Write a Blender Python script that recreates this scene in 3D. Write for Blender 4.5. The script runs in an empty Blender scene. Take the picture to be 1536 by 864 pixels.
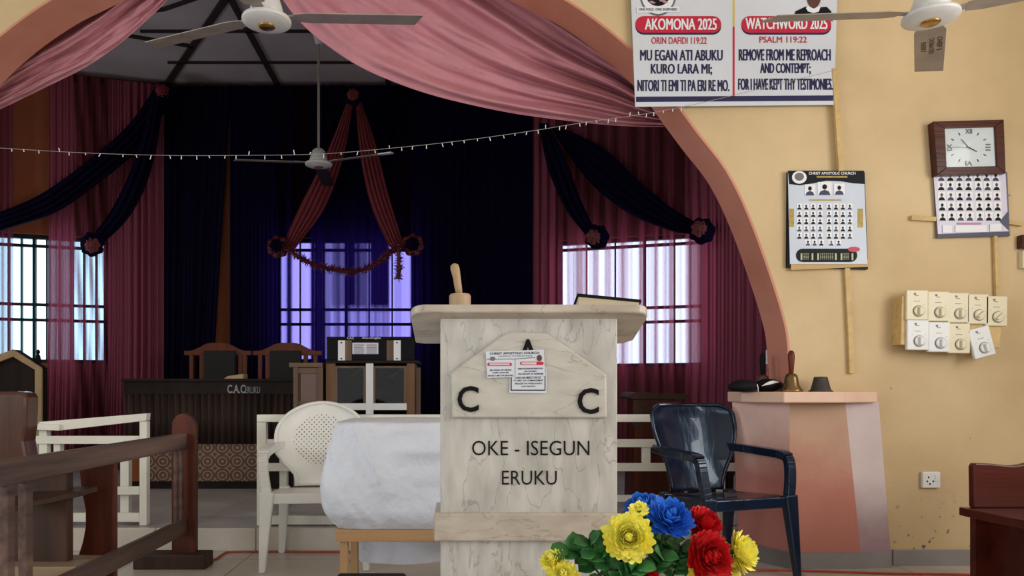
import bpy, bmesh, math, random
from mathutils import Vector, Matrix, noise
R = math.radians
random.seed(7)
sc = bpy.context.scene
COL = sc.collection

# ------------------------------------------------------------------ camera
F, CX, CY, H = 1109.0, 685.0, 588.0, 0.95      # focal length in px, vanishing point, eye height
cam = bpy.data.cameras.new('camera'); camo = bpy.data.objects.new('camera', cam); COL.objects.link(camo)
cam.sensor_fit = 'HORIZONTAL'; cam.sensor_width = 36; cam.lens = 36 * F / 1536
cam.shift_x = (768 - CX) / 1536; cam.shift_y = (CY - 432) / 1536
cam.clip_start = 0.05
camo.location = (0, 0, H); camo.rotation_euler = (R(90), 0, 0)
sc.camera = camo

# ------------------------------------------------------------------ world, lights, exposure
sc.view_settings.view_transform = 'Standard'; sc.view_settings.look = 'None'
sc.view_settings.gamma = 1; sc.view_settings.use_curve_mapping = False
sc.view_settings.exposure = 0.0
w = bpy.data.worlds.new('sky'); sc.world = w; w.use_nodes = True
bg = w.node_tree.nodes['Background']; bg.inputs[0].default_value = (0.86, 0.92, 1.0, 1); bg.inputs[1].default_value = 3.2
def area(name, loc, rot, sx, sy, power, col):
    l = bpy.data.lights.new(name, 'AREA'); l.shape = 'RECTANGLE'; l.size = sx; l.size_y = sy; l.energy = power; l.color = col
    o = bpy.data.objects.new(name, l); COL.objects.link(o); o.location = loc; o.rotation_euler = rot
    return o
# daylight through the hall's side and rear windows (behind and beside the camera)
area('daylight_right_windows', (3.9, 0.3, 2.0), (0, R(90), 0), 1.7, 4.2, 152, (1, 0.98, 0.95))
area('daylight_left_windows', (-4.9, -0.5, 1.9), (0, R(-90), 0), 1.6, 4.5, 132, (0.86, 0.93, 1))
area('daylight_rear_door', (-0.6, -5.6, 1.9), (R(90), 0, 0), 5.0, 2.6, 84, (0.90, 0.95, 1))

# unseen fill lights added to brighten the chancel, hidden behind the arch wall
area('fill_chancel_right', (3.4, 5.7, 2.0), (0, R(90), 0), 1.4, 1.6, 17, (0.93, 0.95, 1))
area('fill_chancel_left', (-5.5, 5.6, 2.0), (0, R(-90), 0), 1.4, 1.6, 32, (0.93, 0.95, 1))

# ------------------------------------------------------------------ helpers
def P(x, y, Y): return Vector(((x - CX) / F * Y, Y, H - (y - CY) / F * Y))
def PX(x, Y): return (x - CX) / F * Y
def PZ(y, Y): return H - (y - CY) / F * Y
def lin(c):
    if max(c) > 1: c = [v / 255 for v in c]
    return tuple((v / 12.92 if v <= 0.04045 else ((v + 0.055) / 1.055) ** 2.4) for v in c) + (1,)
WM = {}
def M_(o): return WM.get(o.name, Matrix.Identity(4))

def thing(name, label, cat, loc=(0, 0, 0), rz=0, group=None):
    o = bpy.data.objects.new(name, None); COL.objects.link(o)
    o.empty_display_size = 0.1
    o.location = loc; o.rotation_euler = (0, 0, rz)
    WM[o.name] = Matrix.Translation(Vector(loc)) @ Matrix.Rotation(rz, 4, 'Z')
    tag(o, label, cat, group); return o
def tag(o, label=None, cat=None, group=None, kind=None):
    if label: o['label'] = label
    if cat: o['category'] = cat
    if group: o['group'] = group
    if kind: o['kind'] = kind
    return o
def struct(o): o['kind'] = 'structure'; return o

class MB:
    def __init__(s): s.bm = bmesh.new(); s.mi = 0
    def _f(s, vs):
        try:
            f = s.bm.faces.new(vs); f.material_index = s.mi; return f
        except ValueError: return None
    def hull(s, a, b):
        """loop a to loop b, closed solid with caps"""
        va = [s.bm.verts.new(p) for p in a]; vb = [s.bm.verts.new(p) for p in b]
        n = len(a)
        for i in range(n): s._f([va[i], va[(i + 1) % n], vb[(i + 1) % n], vb[i]])
        s._f(va[::-1]); s._f(vb); return s
    def box(s, a, b):
        x0, y0, z0 = a; x1, y1, z1 = b
        return s.hull([(x0, y0, z0), (x1, y0, z0), (x1, y1, z0), (x0, y1, z0)], [(x0, y0, z1), (x1, y0, z1), (x1, y1, z1), (x0, y1, z1)])
    def prism(s, px, Y, t):
        """polygon in picture units standing in the plane Y, thickness t going away"""
        a = [P(x, y, Y) for x, y in px]; return s.hull(a, [p + Vector((0, t, 0)) for p in a])
    def rect(s, x0, y0, x1, y1, Y, t): return s.prism([(x0, y1), (x1, y1), (x1, y0), (x0, y0)], Y, t)
    def poly(s, pts, d):
        a = [Vector(p) for p in pts]; return s.hull(a, [p + Vector(d) for p in a])
    def bar(s, p0, p1, a, b=None, up=(0, 0, 1)):
        p0 = Vector(p0); p1 = Vector(p1); b = b or a
        d = (p1 - p0).normalized(); u = Vector(up)
        if abs(d.dot(u)) > 0.98: u = Vector((0, 1, 0))
        sx = d.cross(u).normalized(); sy = sx.cross(d).normalized()
        q = lambda p, wd: [p + sx * i * wd[0] / 2 + sy * j * wd[1] / 2 for i, j in ((-1, -1), (1, -1), (1, 1), (-1, 1))]
        return s.hull(q(p0, a), q(p1, b))
    def tube(s, pts, r, n=8, closed=False):
        pts = [Vector(p) for p in pts]; rs = r if isinstance(r, (list, tuple)) else [r] * len(pts)
        rings = []
        pu = None
        for i, p in enumerate(pts):
            d = (pts[min(i + 1, len(pts) - 1)] - pts[max(i - 1, 0)]).normalized()
            if pu is None:
                pu = Vector((0, 0, 1)) if abs(d.z) < 0.9 else Vector((1, 0, 0))
            a = d.cross(pu).normalized(); b = a.cross(d).normalized(); pu = b
            rings.append([s.bm.verts.new(p + (a * math.cos(2 * math.pi * k / n) + b * math.sin(2 * math.pi * k / n)) * rs[i]) for k in range(n)])
        for A, B in zip(rings, rings[1:]):
            for k in range(n): s._f([A[k], A[(k + 1) % n], B[(k + 1) % n], B[k]])
        s._f(rings[0][::-1]); s._f(rings[-1]); return s
    def lathe(s, prof, c=(0, 0, 0), n=28, mat=None):
        c = Vector(c); rings = []
        for r, z in prof:
            rings.append([s.bm.verts.new((mat @ Vector((r * math.cos(2 * math.pi * k / n), r * math.sin(2 * math.pi * k / n), z)) if mat else Vector((r * math.cos(2 * math.pi * k / n), r * math.sin(2 * math.pi * k / n), z))) + c) for k in range(n)])
        for A, B in zip(rings, rings[1:]):
            for k in range(n): s._f([A[k], A[(k + 1) % n], B[(k + 1) % n], B[k]])
        s._f(rings[0][::-1]); s._f(rings[-1]); return s
    def grid(s, nu, nv, fn):
        vs = [[s.bm.verts.new(fn(i / nu, j / nv)) for i in range(nu + 1)] for j in range(nv + 1)]
        for j in range(nv):
            for i in range(nu): s._f([vs[j][i], vs[j][i + 1], vs[j + 1][i + 1], vs[j + 1][i]])
        return s
    def build(s, name, mats, parent=None, smooth=False, bevel=0, solid=0, subsurf=0, local=False, recalc=True, segs=2):
        if recalc: bmesh.ops.recalc_face_normals(s.bm, faces=s.bm.faces)
        me = bpy.data.meshes.new(name); s.bm.to_mesh(me); s.bm.free()
        for m in (mats if isinstance(mats, (list, tuple)) else [mats]): me.materials.append(m)
        if smooth:
            me.polygons.foreach_set('use_smooth', [True] * len(me.polygons))
        o = bpy.data.objects.new(name, me); COL.objects.link(o)
        if parent is not None:
            if not local: me.transform(M_(parent).inverted())
            o.parent = parent; WM[o.name] = M_(parent)
        else:
            vs = [v.co for v in me.vertices]
            c = Vector(((min(v.x for v in vs) + max(v.x for v in vs)) / 2, (min(v.y for v in vs) + max(v.y for v in vs)) / 2, min(v.z for v in vs)))
            me.transform(Matrix.Translation(-c)); o.location = c; WM[o.name] = Matrix.Translation(c)
        if solid:
            m = o.modifiers.new('solid', 'SOLIDIFY'); m.thickness = solid; m.offset = 0
        if bevel:
            m = o.modifiers.new('bevel', 'BEVEL'); m.width = bevel; m.segments = segs; m.limit_method = 'ANGLE'; m.angle_limit = R(35)
        if subsurf:
            m = o.modifiers.new('sub', 'SUBSURF'); m.levels = subsurf; m.render_levels = subsurf
        return o

def dup(root, loc=None, rz=None, label=None, scale=None, rot=None):
    r = root.copy(); COL.objects.link(r)
    if loc is not None: r.location = loc
    if rz is not None: r.rotation_euler = (0, 0, rz)
    if rot is not None: r.rotation_euler = rot
    if scale is not None: r.scale = (scale,) * 3
    if label: r['label'] = label
    for ch in list(root.children):
        c = ch.copy(); COL.objects.link(c); c.parent = r
        for g in list(ch.children):
            d = g.copy(); COL.objects.link(d); d.parent = c
    return r

_tc = {}
def text_mb(s, body, x0, y0, x1, y1, Y, depth=0.0015, bold=0.0, rot=0, pivot=None, proud=0.0012):
    """lettering whose outline box is x0..x1, y0..y1 (picture units) standing proud of plane Y"""
    cu = bpy.data.curves.new('t', 'FONT'); cu.body = body; cu.size = 1; cu.resolution_u = 3; cu.offset = bold
    cu.extrude = 0.02
    ob = bpy.data.objects.new('t', cu); COL.objects.link(ob)
    dg = bpy.context.evaluated_depsgraph_get(); me = bpy.data.meshes.new_from_object(ob.evaluated_get(dg))
    bpy.data.objects.remove(ob); bpy.data.curves.remove(cu)
    vs = [v.co.copy() for v in me.vertices]
    ax, bx = min(v.x for v in vs), max(v.x for v in vs); ay, by = min(v.y for v in vs), max(v.y for v in vs)
    pv = P(*(pivot or ((x0 + x1) / 2, (y0 + y1) / 2)), Y)
    ca, sa = math.cos(rot), math.sin(rot)
    out = []
    for v in vs:
        p = P(x0 + (v.x - ax) / max(bx - ax, 1e-6) * (x1 - x0), y1 + (v.y - ay) / max(by - ay, 1e-6) * (y0 - y1), Y)
        d = p - pv
        out.append(s.bm.verts.new((pv.x + d.x * ca - d.z * sa, Y - proud - (v.z + 0.02) / 0.04 * depth + depth * 0.5, pv.z + d.x * sa + d.z * ca)))
    for f in me.polygons: s._f([out[i] for i in f.vertices])
    bpy.data.meshes.remove(me); return s
def text(body, x0, y0, x1, y1, Y, m, parent, bold=0.0, rot=0, pivot=None, name='lettering', depth=0.0015, proud=0.0012, fat=0):
    if fat:
        q = MB()
        for k, dx in enumerate((-fat, fat, 0)): text_mb(q, body, x0 + fat + dx, y0, x1 - fat + dx, y1, Y, depth, bold, rot, pivot, proud + k * .0005)
        return q.build(name, m, parent, recalc=False)
    return text_mb(MB(), body, x0, y0, x1, y1, Y, depth, bold, rot, pivot, proud).build(name, m, parent, recalc=False)

# ------------------------------------------------------------------ materials
def pm(name, col, rough=0.6, var=0.12, scale=6, bump=0.0, metal=0, spec=0.5, bscale=None, stretch=(1, 1, 1), col2=None, coat=0):
    m = bpy.data.materials.new(name); m.use_nodes = True; nt = m.node_tree; b = nt.nodes['Principled BSDF']
    c = lin(col)
    b.inputs['Roughness'].default_value = rough; b.inputs['Metallic'].default_value = metal
    b.inputs['Specular IOR Level'].default_value = spec; b.inputs['Coat Weight'].default_value = coat
    tc = nt.nodes.new('ShaderNodeTexCoord'); mp = nt.nodes.new('ShaderNodeMapping'); mp.inputs['Scale'].default_value = stretch
    nt.links.new(tc.outputs['Object'], mp.inputs[0])
    n = nt.nodes.new('ShaderNodeTexNoise'); n.inputs['Scale'].default_value = scale; n.inputs['Detail'].default_value = 5
    nt.links.new(mp.outputs[0], n.inputs[0])
    rp = nt.nodes.new('ShaderNodeValToRGB'); rp.color_ramp.elements[0].position = 0.3; rp.color_ramp.elements[1].position = 0.7
    c2 = lin(col2) if col2 else tuple(v * (1 - 2 * var) for v in c[:3]) + (1,)
    rp.color_ramp.elements[0].color = c2; rp.color_ramp.elements[1].color = c
    nt.links.new(n.outputs[0], rp.inputs[0]); nt.links.new(rp.outputs[0], b.inputs['Base Color'])
    if bump:
        n2 = nt.nodes.new('ShaderNodeTexNoise'); n2.inputs['Scale'].default_value = bscale or scale * 4; n2.inputs['Detail'].default_value = 6
        nt.links.new(mp.outputs[0], n2.inputs[0])
        bp = nt.nodes.new('ShaderNodeBump'); bp.inputs['Strength'].default_value = bump; bp.inputs['Distance'].default_value = 0.02
        nt.links.new(n2.outputs[0], bp.inputs['Height']); nt.links.new(bp.outputs[0], b.inputs['Normal'])
    return m
def wood(name, c1, c2, rough=0.45, axis='Z', scale=14, coat=0, spec=0.28):
    st = {'X': (0.06, 1, 1), 'Y': (1, 0.06, 1), 'Z': (1, 1, 0.06)}[axis]
    return pm(name, c1, rough, scale=scale, stretch=st, col2=c2, bump=0.08, coat=coat, spec=spec)

def N(nt, t, **k):
    n = nt.nodes.new(t)
    for a, v in k.items():
        if hasattr(n, a): setattr(n, a, v)
    return n
# worn ochre wall: broad stains, small chips low down
def wall_mat():
    m = pm('ochre_wall', (216, 192, 151), 0.7, scale=1.7, col2=(196, 170, 129), bump=0.12, bscale=30)
    nt = m.node_tree; b = nt.nodes['Principled BSDF']; src = b.inputs['Base Color'].links[0].from_socket
    geo = N(nt, 'ShaderNodeNewGeometry'); sep = N(nt, 'ShaderNodeSeparateXYZ'); nt.links.new(geo.outputs['Position'], sep.inputs[0])
    n = N(nt, 'ShaderNodeTexNoise'); n.inputs['Scale'].default_value = 22; n.inputs['Detail'].default_value = 3
    nt.links.new(geo.outputs['Position'], n.inputs[0])
    r = N(nt, 'ShaderNodeValToRGB'); r.color_ramp.elements[0].position = 0.66; r.color_ramp.elements[1].position = 0.70
    nt.links.new(n.outputs[0], r.inputs[0])
    mr = N(nt, 'ShaderNodeMapRange'); mr.inputs[1].default_value = 0.12; mr.inputs[2].default_value = 0.42; mr.inputs[3].default_value = 1; mr.inputs[4].default_value = 0.0
    nt.links.new(sep.outputs['Z'], mr.inputs[0])
    mu = N(nt, 'ShaderNodeMath', operation='MULTIPLY'); nt.links.new(r.outputs[0], mu.inputs[0]); nt.links.new(mr.outputs[0], mu.inputs[1])
    n3 = N(nt, 'ShaderNodeTexNoise'); n3.inputs['Scale'].default_value = 15; n3.inputs['Detail'].default_value = 2
    nt.links.new(geo.outputs['Position'], n3.inputs[0])
    r3 = N(nt, 'ShaderNodeValToRGB'); r3.color_ramp.elements[0].position = 0.735; r3.color_ramp.elements[1].position = 0.76; r3.color_ramp.elements[1].color = (.5, .5, .5, 1)
    nt.links.new(n3.outputs[0], r3.inputs[0])
    ad = N(nt, 'ShaderNodeMath', operation='MAXIMUM'); nt.links.new(mu.outputs[0], ad.inputs[0]); nt.links.new(r3.outputs[0], ad.inputs[1]); mu = ad
    mx = N(nt, 'ShaderNodeMix', data_type='RGBA'); nt.links.new(mu.outputs[0], mx.inputs[0]); nt.links.new(src, mx.inputs[6]); mx.inputs[7].default_value = lin((95, 95, 100))
    nt.links.new(mx.outputs[2], b.inputs['Base Color'])
    return m
def marble(name, c1, c2, vein, stretch=(1, 1, 0.28)):
    m = pm(name, c1, 0.32, scale=24, col2=c2, stretch=stretch); nt = m.node_tree; b = nt.nodes['Principled BSDF']
    src = b.inputs['Base Color'].links[0].from_socket; mp = [n for n in nt.nodes if n.type == 'MAPPING'][0]
    n = N(nt, 'ShaderNodeTexNoise'); n.inputs['Scale'].default_value = 13; n.inputs['Detail'].default_value = 7; n.inputs['Distortion'].default_value = 0.5
    nt.links.new(mp.outputs[0], n.inputs[0])
    r = N(nt, 'ShaderNodeValToRGB'); e = r.color_ramp.elements
    e[0].position = 0.488; e[0].color = (0, 0, 0, 1); e[1].position = 0.512; e[1].color = (0, 0, 0, 1)
    k = e.new(0.5); k.color = (1, 1, 1, 1)
    nt.links.new(n.outputs[0], r.inputs[0])
    mu = N(nt, 'ShaderNodeMath', operation='MULTIPLY'); nt.links.new(r.outputs[0], mu.inputs[0]); mu.inputs[1].default_value = 0.5
    mx = N(nt, 'ShaderNodeMix', data_type='RGBA'); nt.links.new(mu.outputs[0], mx.inputs[0]); nt.links.new(src, mx.inputs[6]); mx.inputs[7].default_value = lin(vein)
    nt.links.new(mx.outputs[2], b.inputs['Base Color']); return m
def tiles(name, c1, c2, size, rough=0.3):
    m = pm(name, c1, rough, scale=3, col2=c2); nt = m.node_tree; b = nt.nodes['Principled BSDF']; src = b.inputs['Base Color'].links[0].from_socket
    geo = N(nt, 'ShaderNodeNewGeometry')
    br = N(nt, 'ShaderNodeTexBrick'); br.offset = 0; br.inputs['Scale'].default_value = 1 / size; br.inputs['Mortar Size'].default_value = 0.008
    br.inputs['Brick Width'].default_value = 1; br.inputs['Row Height'].default_value = 1
    nt.links.new(geo.outputs['Position'], br.inputs[0])
    mx = N(nt, 'ShaderNodeMix', data_type='RGBA'); nt.links.new(br.outputs['Fac'], mx.inputs[0]); nt.links.new(src, mx.inputs[6]); mx.inputs[7].default_value = tuple(v * .45 for v in lin(c2)[:3]) + (1,)
    nt.links.new(mx.outputs[2], b.inputs['Base Color']); return m
def sheer(name, col, tint, tcol=None, transl=0.5):
    """gathered net curtain: mesh attribute 'dens' says how much cloth is gathered at a spot"""
    m = bpy.data.materials.new(name); m.use_nodes = True; nt = m.node_tree
    for n in list(nt.nodes): nt.nodes.remove(n)
    out = N(nt, 'ShaderNodeOutputMaterial'); at = N(nt, 'ShaderNodeAttribute'); at.attribute_name = 'dens'
    df = N(nt, 'ShaderNodeBsdfDiffuse'); df.inputs[0].default_value = lin(col)
    tl = N(nt, 'ShaderNodeBsdfTranslucent'); tl.inputs[0].default_value = lin(tcol or col)
    tr = N(nt, 'ShaderNodeBsdfTransparent'); tr.inputs[0].default_value = tint + (1,)
    a = N(nt, 'ShaderNodeMixShader'); a.inputs[0].default_value = transl; nt.links.new(df.outputs[0], a.inputs[1]); nt.links.new(tl.outputs[0], a.inputs[2])
    x = N(nt, 'ShaderNodeMixShader'); nt.links.new(at.outputs['Fac'], x.inputs[0]); nt.links.new(tr.outputs[0], x.inputs[1]); nt.links.new(a.outputs[0], x.inputs[2])
    nt.links.new(x.outputs[0], out.inputs[0]); return m
def glass(name, tint=(0.95, 0.97, 1), fac=0.12):
    m = bpy.data.materials.new(name); m.use_nodes = True; nt = m.node_tree
    for n in list(nt.nodes): nt.nodes.remove(n)
    out = N(nt, 'ShaderNodeOutputMaterial'); tr = N(nt, 'ShaderNodeBsdfTransparent'); tr.inputs[0].default_value = tint + (1,)
    g = N(nt, 'ShaderNodeBsdfGlossy'); g.inputs['Roughness'].default_value = 0.05
    x = N(nt, 'ShaderNodeMixShader'); x.inputs[0].default_value = fac
    nt.links.new(tr.outputs[0], x.inputs[1]); nt.links.new(g.outputs[0], x.inputs[2]); nt.links.new(x.outputs[0], out.inputs[0]); return m

OCHRE = wall_mat()
PLASTER = pm('pale_plaster', (225, 215, 195), 0.8)
SOFFIT = pm('terracotta_soffit', (212, 146, 126), 0.7, scale=2.5, col2=(194, 126, 104), bump=0.08)
APSEWALL = pm('brown_orange_wall', (150, 82, 45), 0.8, scale=2)
FLOOR = tiles('beige_floor_tiles', (204, 195, 184), (182, 172, 161), 0.6, 0.3)
PFLOOR = tiles('grey_platform_tiles', (186, 182, 180), (156, 152, 150), 0.4, 0.3)
FASCIA = tiles('pale_step_tiles', (214, 207, 197), (194, 186, 175), 0.6, 0.35)
SKIRT = pm('grey_skirting_tile', (150, 146, 148), 0.4, scale=4)
CEIL = pm('grey_ceiling_board', (176, 168, 174), 0.8, scale=1.5)
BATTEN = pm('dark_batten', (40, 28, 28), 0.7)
MARBLE = marble('cream_marble', (200, 198, 193), (170, 168, 162), (112, 104, 94))
MARBLE2 = marble('brown_cream_marble', (196, 186, 174), (168, 157, 144), (120, 104, 90), (0.4, 1, 1))
MARBLE3 = marble('pale_plaque_marble', (198, 195, 186), (178, 174, 165), (128, 120, 106), (0.35, 1, 1))
BLACK = pm('black_paint', (14, 14, 16), 0.6, var=0.05, spec=.15)
MATBLACK = pm('matt_black', (20, 20, 24), 0.75, var=0.1, spec=.2)
WHITEPL = pm('white_plastic', (234, 234, 230), 0.4, var=0.05, scale=4)
WHITEPAINT = pm('cream_white_paint', (240, 239, 228), 0.45, var=0.06, scale=5)
FANWHITE = pm('fan_white_enamel', (215, 216, 216), 0.3, var=0.05)
FANGREY = pm('fan_blade_grey', (165, 155, 145), 0.45, var=0.12, scale=9)
GOLD = pm('brass', (190, 150, 80), 0.3, metal=1, var=0.1)
GOLDPRINT = pm('gold_print', (190, 160, 70), 0.5, var=0.2, scale=60)
PAPER = pm('white_print_paper', (214, 220, 232), 0.35, var=0.04, scale=2)
PAPER2 = pm('pale_blue_paper', (200, 212, 230), 0.4, var=0.05, scale=5)
NAVYP = pm('navy_print', (22, 22, 78), 0.45, var=0.05)
REDP = pm('red_print', (196, 22, 58), 0.45, var=0.05)
YELP = pm('yellow_print', (215, 190, 80), 0.5, var=0.05)
WHITEP = pm('white_print', (235, 238, 245), 0.5, var=0.02)
GREYP = pm('grey_print', (110, 110, 118), 0.5, var=0.1)
SKIN = pm('brown_skin_print', (105, 62, 48), 0.5, var=0.25, scale=60)
DARKP = pm('dark_print', (14, 19, 26), 0.55, var=0.1, spec=.2)
DRAPE = pm('rose_drape_cloth', (204, 142, 154), 0.75, var=0.07, scale=3, bump=0.35, bscale=26, spec=0.2)
MAROON = pm('maroon_cloth', (128, 54, 60), 0.8, var=0.12, scale=12, spec=0.2)
NAVY = pm('navy_cloth', (14, 9, 38), 0.85, var=0.15, scale=8, spec=0.05)
BURG = pm('burgundy_tinsel', (96, 22, 36), 0.5, var=0.2, scale=20)
DOILY = pm('dusty_pink_ruffle', (130, 60, 66), 0.8, var=0.2, scale=40)
PEW = wood('brown_pew_wood', (98, 46, 29), (54, 23, 15), 0.45)
PEWRAIL = wood('worn_rail_wood', (122, 98, 88), (56, 43, 44), 0.45, 'Y', 16)
PEWGREY = wood('greyed_plank_wood', (150, 128, 104), (104, 86, 68), 0.5, 'X')
PEWDARK = wood('dark_pew_wood', (74, 50, 38), (44, 29, 22), 0.5)
REDWOOD = wood('dark_red_varnished_wood', (80, 27, 17), (52, 16, 11), 0.3, 'X', 8)
PINE = wood('raw_pine', (200, 164, 120), (170, 130, 88), 0.55, 'X', 16)
PINEV = wood('raw_pine_upright', (198, 164, 122), (170, 132, 90), 0.55, 'Z', 16)
TANWOOD = wood('tan_turned_wood', (186, 160, 128), (158, 130, 98), 0.45, 'Z', 10)
HANDLE = wood('red_brown_handle', (110, 40, 26), (78, 26, 18), 0.35)
DESKWOOD = wood('dark_desk_wood', (36, 23, 20), (23, 14, 12), 0.7)
CHAIRWOOD = wood('orange_brown_wood', (118, 60, 34), (84, 40, 23), 0.5, 'Z')
CABWOOD = wood('grey_brown_cabinet_wood', (122, 100, 82), (92, 72, 58), 0.5)
CREAMTRIM = pm('cream_trim', (190, 165, 125), 0.5)
CLOTHW = pm('white_table_cloth', (228, 234, 248), 0.55, var=0.04, scale=5, bump=0.45, bscale=24, spec=0.3)
BLUEPL = pm('blue_black_plastic', (14, 27, 52), 0.25, var=0.15, scale=8, coat=0.4, bump=0.35, bscale=14, stretch=(1, 1, .12))
GLASS = glass('window_pane_glass', (0.93, 0.97, 1.0), 0.05)
TEALG = glass('louvre_glass', (0.75, 0.93, 0.95), 0.06)
CABGLASS = glass('cabinet_glass', (0.5, 0.5, 0.5), 0.012)
BAR = pm('dark_window_bar', (26, 20, 30), 0.5)
def zpaint(name, top, bot, z0, z1):
    """old paint shifting from a lower to an upper colour along a ragged line"""
    m = pm(name, top, 0.7, var=.05, scale=5, bump=.15, bscale=25); nt = m.node_tree; b = nt.nodes['Principled BSDF']; src = b.inputs['Base Color'].links[0].from_socket
    geo = N(nt, 'ShaderNodeNewGeometry'); sep = N(nt, 'ShaderNodeSeparateXYZ'); nt.links.new(geo.outputs['Position'], sep.inputs[0])
    n = N(nt, 'ShaderNodeTexNoise'); n.inputs['Scale'].default_value = 3.5; n.inputs['Detail'].default_value = 6; nt.links.new(geo.outputs['Position'], n.inputs[0])
    q = N(nt, 'ShaderNodeMath', operation='MULTIPLY_ADD'); nt.links.new(n.outputs[0], q.inputs[0]); q.inputs[1].default_value = .7; nt.links.new(sep.outputs['Z'], q.inputs[2])
    mr = N(nt, 'ShaderNodeMapRange'); mr.inputs[1].default_value = z0 + .35; mr.inputs[2].default_value = z1 + .35; nt.links.new(q.outputs[0], mr.inputs[0])
    mx = N(nt, 'ShaderNodeMix', data_type='RGBA'); nt.links.new(mr.outputs[0], mx.inputs[0]); mx.inputs[6].default_value = lin(bot); nt.links.new(src, mx.inputs[7])
    nt.links.new(mx.outputs[2], b.inputs['Base Color']); return m
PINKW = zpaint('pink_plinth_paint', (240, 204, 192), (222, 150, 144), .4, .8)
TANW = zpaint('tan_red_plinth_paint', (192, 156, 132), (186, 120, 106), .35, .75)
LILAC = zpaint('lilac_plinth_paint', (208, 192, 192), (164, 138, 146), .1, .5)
CAPW = pm('pale_pink_cap', (232, 200, 180), 0.6, scale=4, col2=(216, 178, 158))
CREAMPL = pm('cream_regulator_plastic', (222, 214, 184), 0.35, var=0.03)
COLDPL = pm('white_regulator_plastic', (226, 228, 230), 0.35, var=0.03)
CONDUIT = pm('ochre_conduit', (216, 184, 124), 0.55, var=0.15, scale=20)
CLOCKW = wood('dark_brown_clock_frame', (84, 40, 28), (56, 26, 20), 0.3, 'X')
CABLE = pm('red_cable_sheath', (186, 72, 56), 0.5)
STRING = pm('pale_string_wire', (165, 160, 155), 0.5)
YELLOWF = pm('yellow_petals', (255, 252, 130), 0.65, col2=(255, 242, 84), scale=30)
BLUEF = pm('blue_petals', (64, 142, 240), 0.55, col2=(30, 96, 212), scale=30)
REDF = pm('red_petals', (222, 28, 36), 0.55, col2=(186, 10, 24), scale=30)
NAVYF = pm('navy_petals', (20, 26, 110), 0.55, scale=30)
LEAF = pm('green_leaf_cloth', (58, 128, 62), 0.45, col2=(24, 78, 36), scale=18)
STEM = pm('green_stem', (30, 66, 30), 0.6)
BELLM = pm('aged_brass_bell', (150, 124, 84), 0.32, metal=0.9, var=0.25, scale=10)
RUBBER = pm('dark_grey_rubber', (62, 56, 54), 0.6)
CERAMIC = pm('brown_glazed_pot', (110, 70, 50), 0.3)

BLUEPL.node_tree.nodes['Principled BSDF'].inputs['Specular Tint'].default_value = (.55, .78, 1, 1)
# ------------------------------------------------------------------ setting
YF, YB = 4.06, 4.32            # arch wall front and back face
ZC = 4.4
XL, XR, YR = -5.2, 4.2, -6.0
ST = 0.134                      # platform height
YS = 4.42                      # platform edge
struct(MB().box((XL, YR, -0.1), (XR, YS + .02, 0)).build('floor', FLOOR))
struct(MB().box((-5.6, YS + .02, -0.1), (3.5, 8.3, ST)).build('floor_chancel', PFLOOR))
struct(MB().box((-5.6, YS - .005, 0.0), (3.5, YS + .02, ST + .002)).build('trim_2', FASCIA, bevel=.004))
struct(MB().box((XL, YR, ZC), (XR, YB, ZC + .1)).build('ceiling', PLASTER))
struct(MB().box((XL - .15, YR, -.1), (XL, YF, ZC)).build('wall_left', PLASTER))
struct(MB().box((XR, YR, -.1), (XR + .15, YF, ZC)).build('wall_right', OCHRE))
struct(MB().box((XL - .15, YR - .15, -.1), (XR + .15, YR, ZC)).build('wall_rear', PLASTER))
# arch
half = [(0, -112), (90, -106), (180, -88), (270, -58), (340, -25), (389, 0), (440, 35), (485, 73), (524, 115), (558, 161), (587, 200), (629, 255), (663, 325), (696, 416), (716, 482), (722, 522), (727, 600), (729, 700), (730, 848)]
AC = PX(462, YF)
hp = [(dx / F * YF, PZ(y, YF)) for dx, y in half]; hp[-1] = (hp[-1][0], -0.1)
def cat(pts, n):
    """smooth path through points"""
    pts = [Vector(p) for p in pts]; out = []
    k = len(pts) - 1
    for i in range(n + 1):
        t = i / n * k; a = min(int(t), k - 1); f = t - a
        p0, p1, p2, p3 = pts[max(a - 1, 0)], pts[a], pts[a + 1], pts[min(a + 2, k)]
        out.append(.5 * ((2 * p1) + (p2 - p0) * f + (2 * p0 - 5 * p1 + 4 * p2 - p3) * f * f + (3 * p1 - p0 - 3 * p2 + p3) * f ** 3))
    return out
hp = [tuple(p) for p in cat(hp, 72)]
# subdivide smoothly
arch = [(AC - a, z) for a, z in hp[::-1]] + [(AC + a, z) for a, z in hp[1:]]
def wall_front():
    m = MB()
    for Y, flip in ((YF, 0), (YB, 1)):
        for (x0, z0), (x1, z1) in zip(arch, arch[1:]):
            m._f([m.bm.verts.new(p) for p in ((x0, Y, z0), (x1, Y, z1), (x1, Y, ZC), (x0, Y, ZC))])
        for a, b in ((XL - .4, arch[0][0]), (arch[-1][0], XR)):
            m._f([m.bm.verts.new(p) for p in ((a, Y, -.1), (b, Y, -.1), (b, Y, ZC), (a, Y, ZC))])
    for (x0, z0), (x1, z1) in zip(arch, arch[1:]):
        m._f([m.bm.verts.new(p) for p in ((x0, YF, z0), (x1, YF, z1), (x1, YB, z1), (x0, YB, z0))])
    bmesh.ops.remove_doubles(m.bm, verts=m.bm.verts, dist=1e-5)
    return struct(m.build('wall_front', OCHRE))
wall_front()
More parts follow.
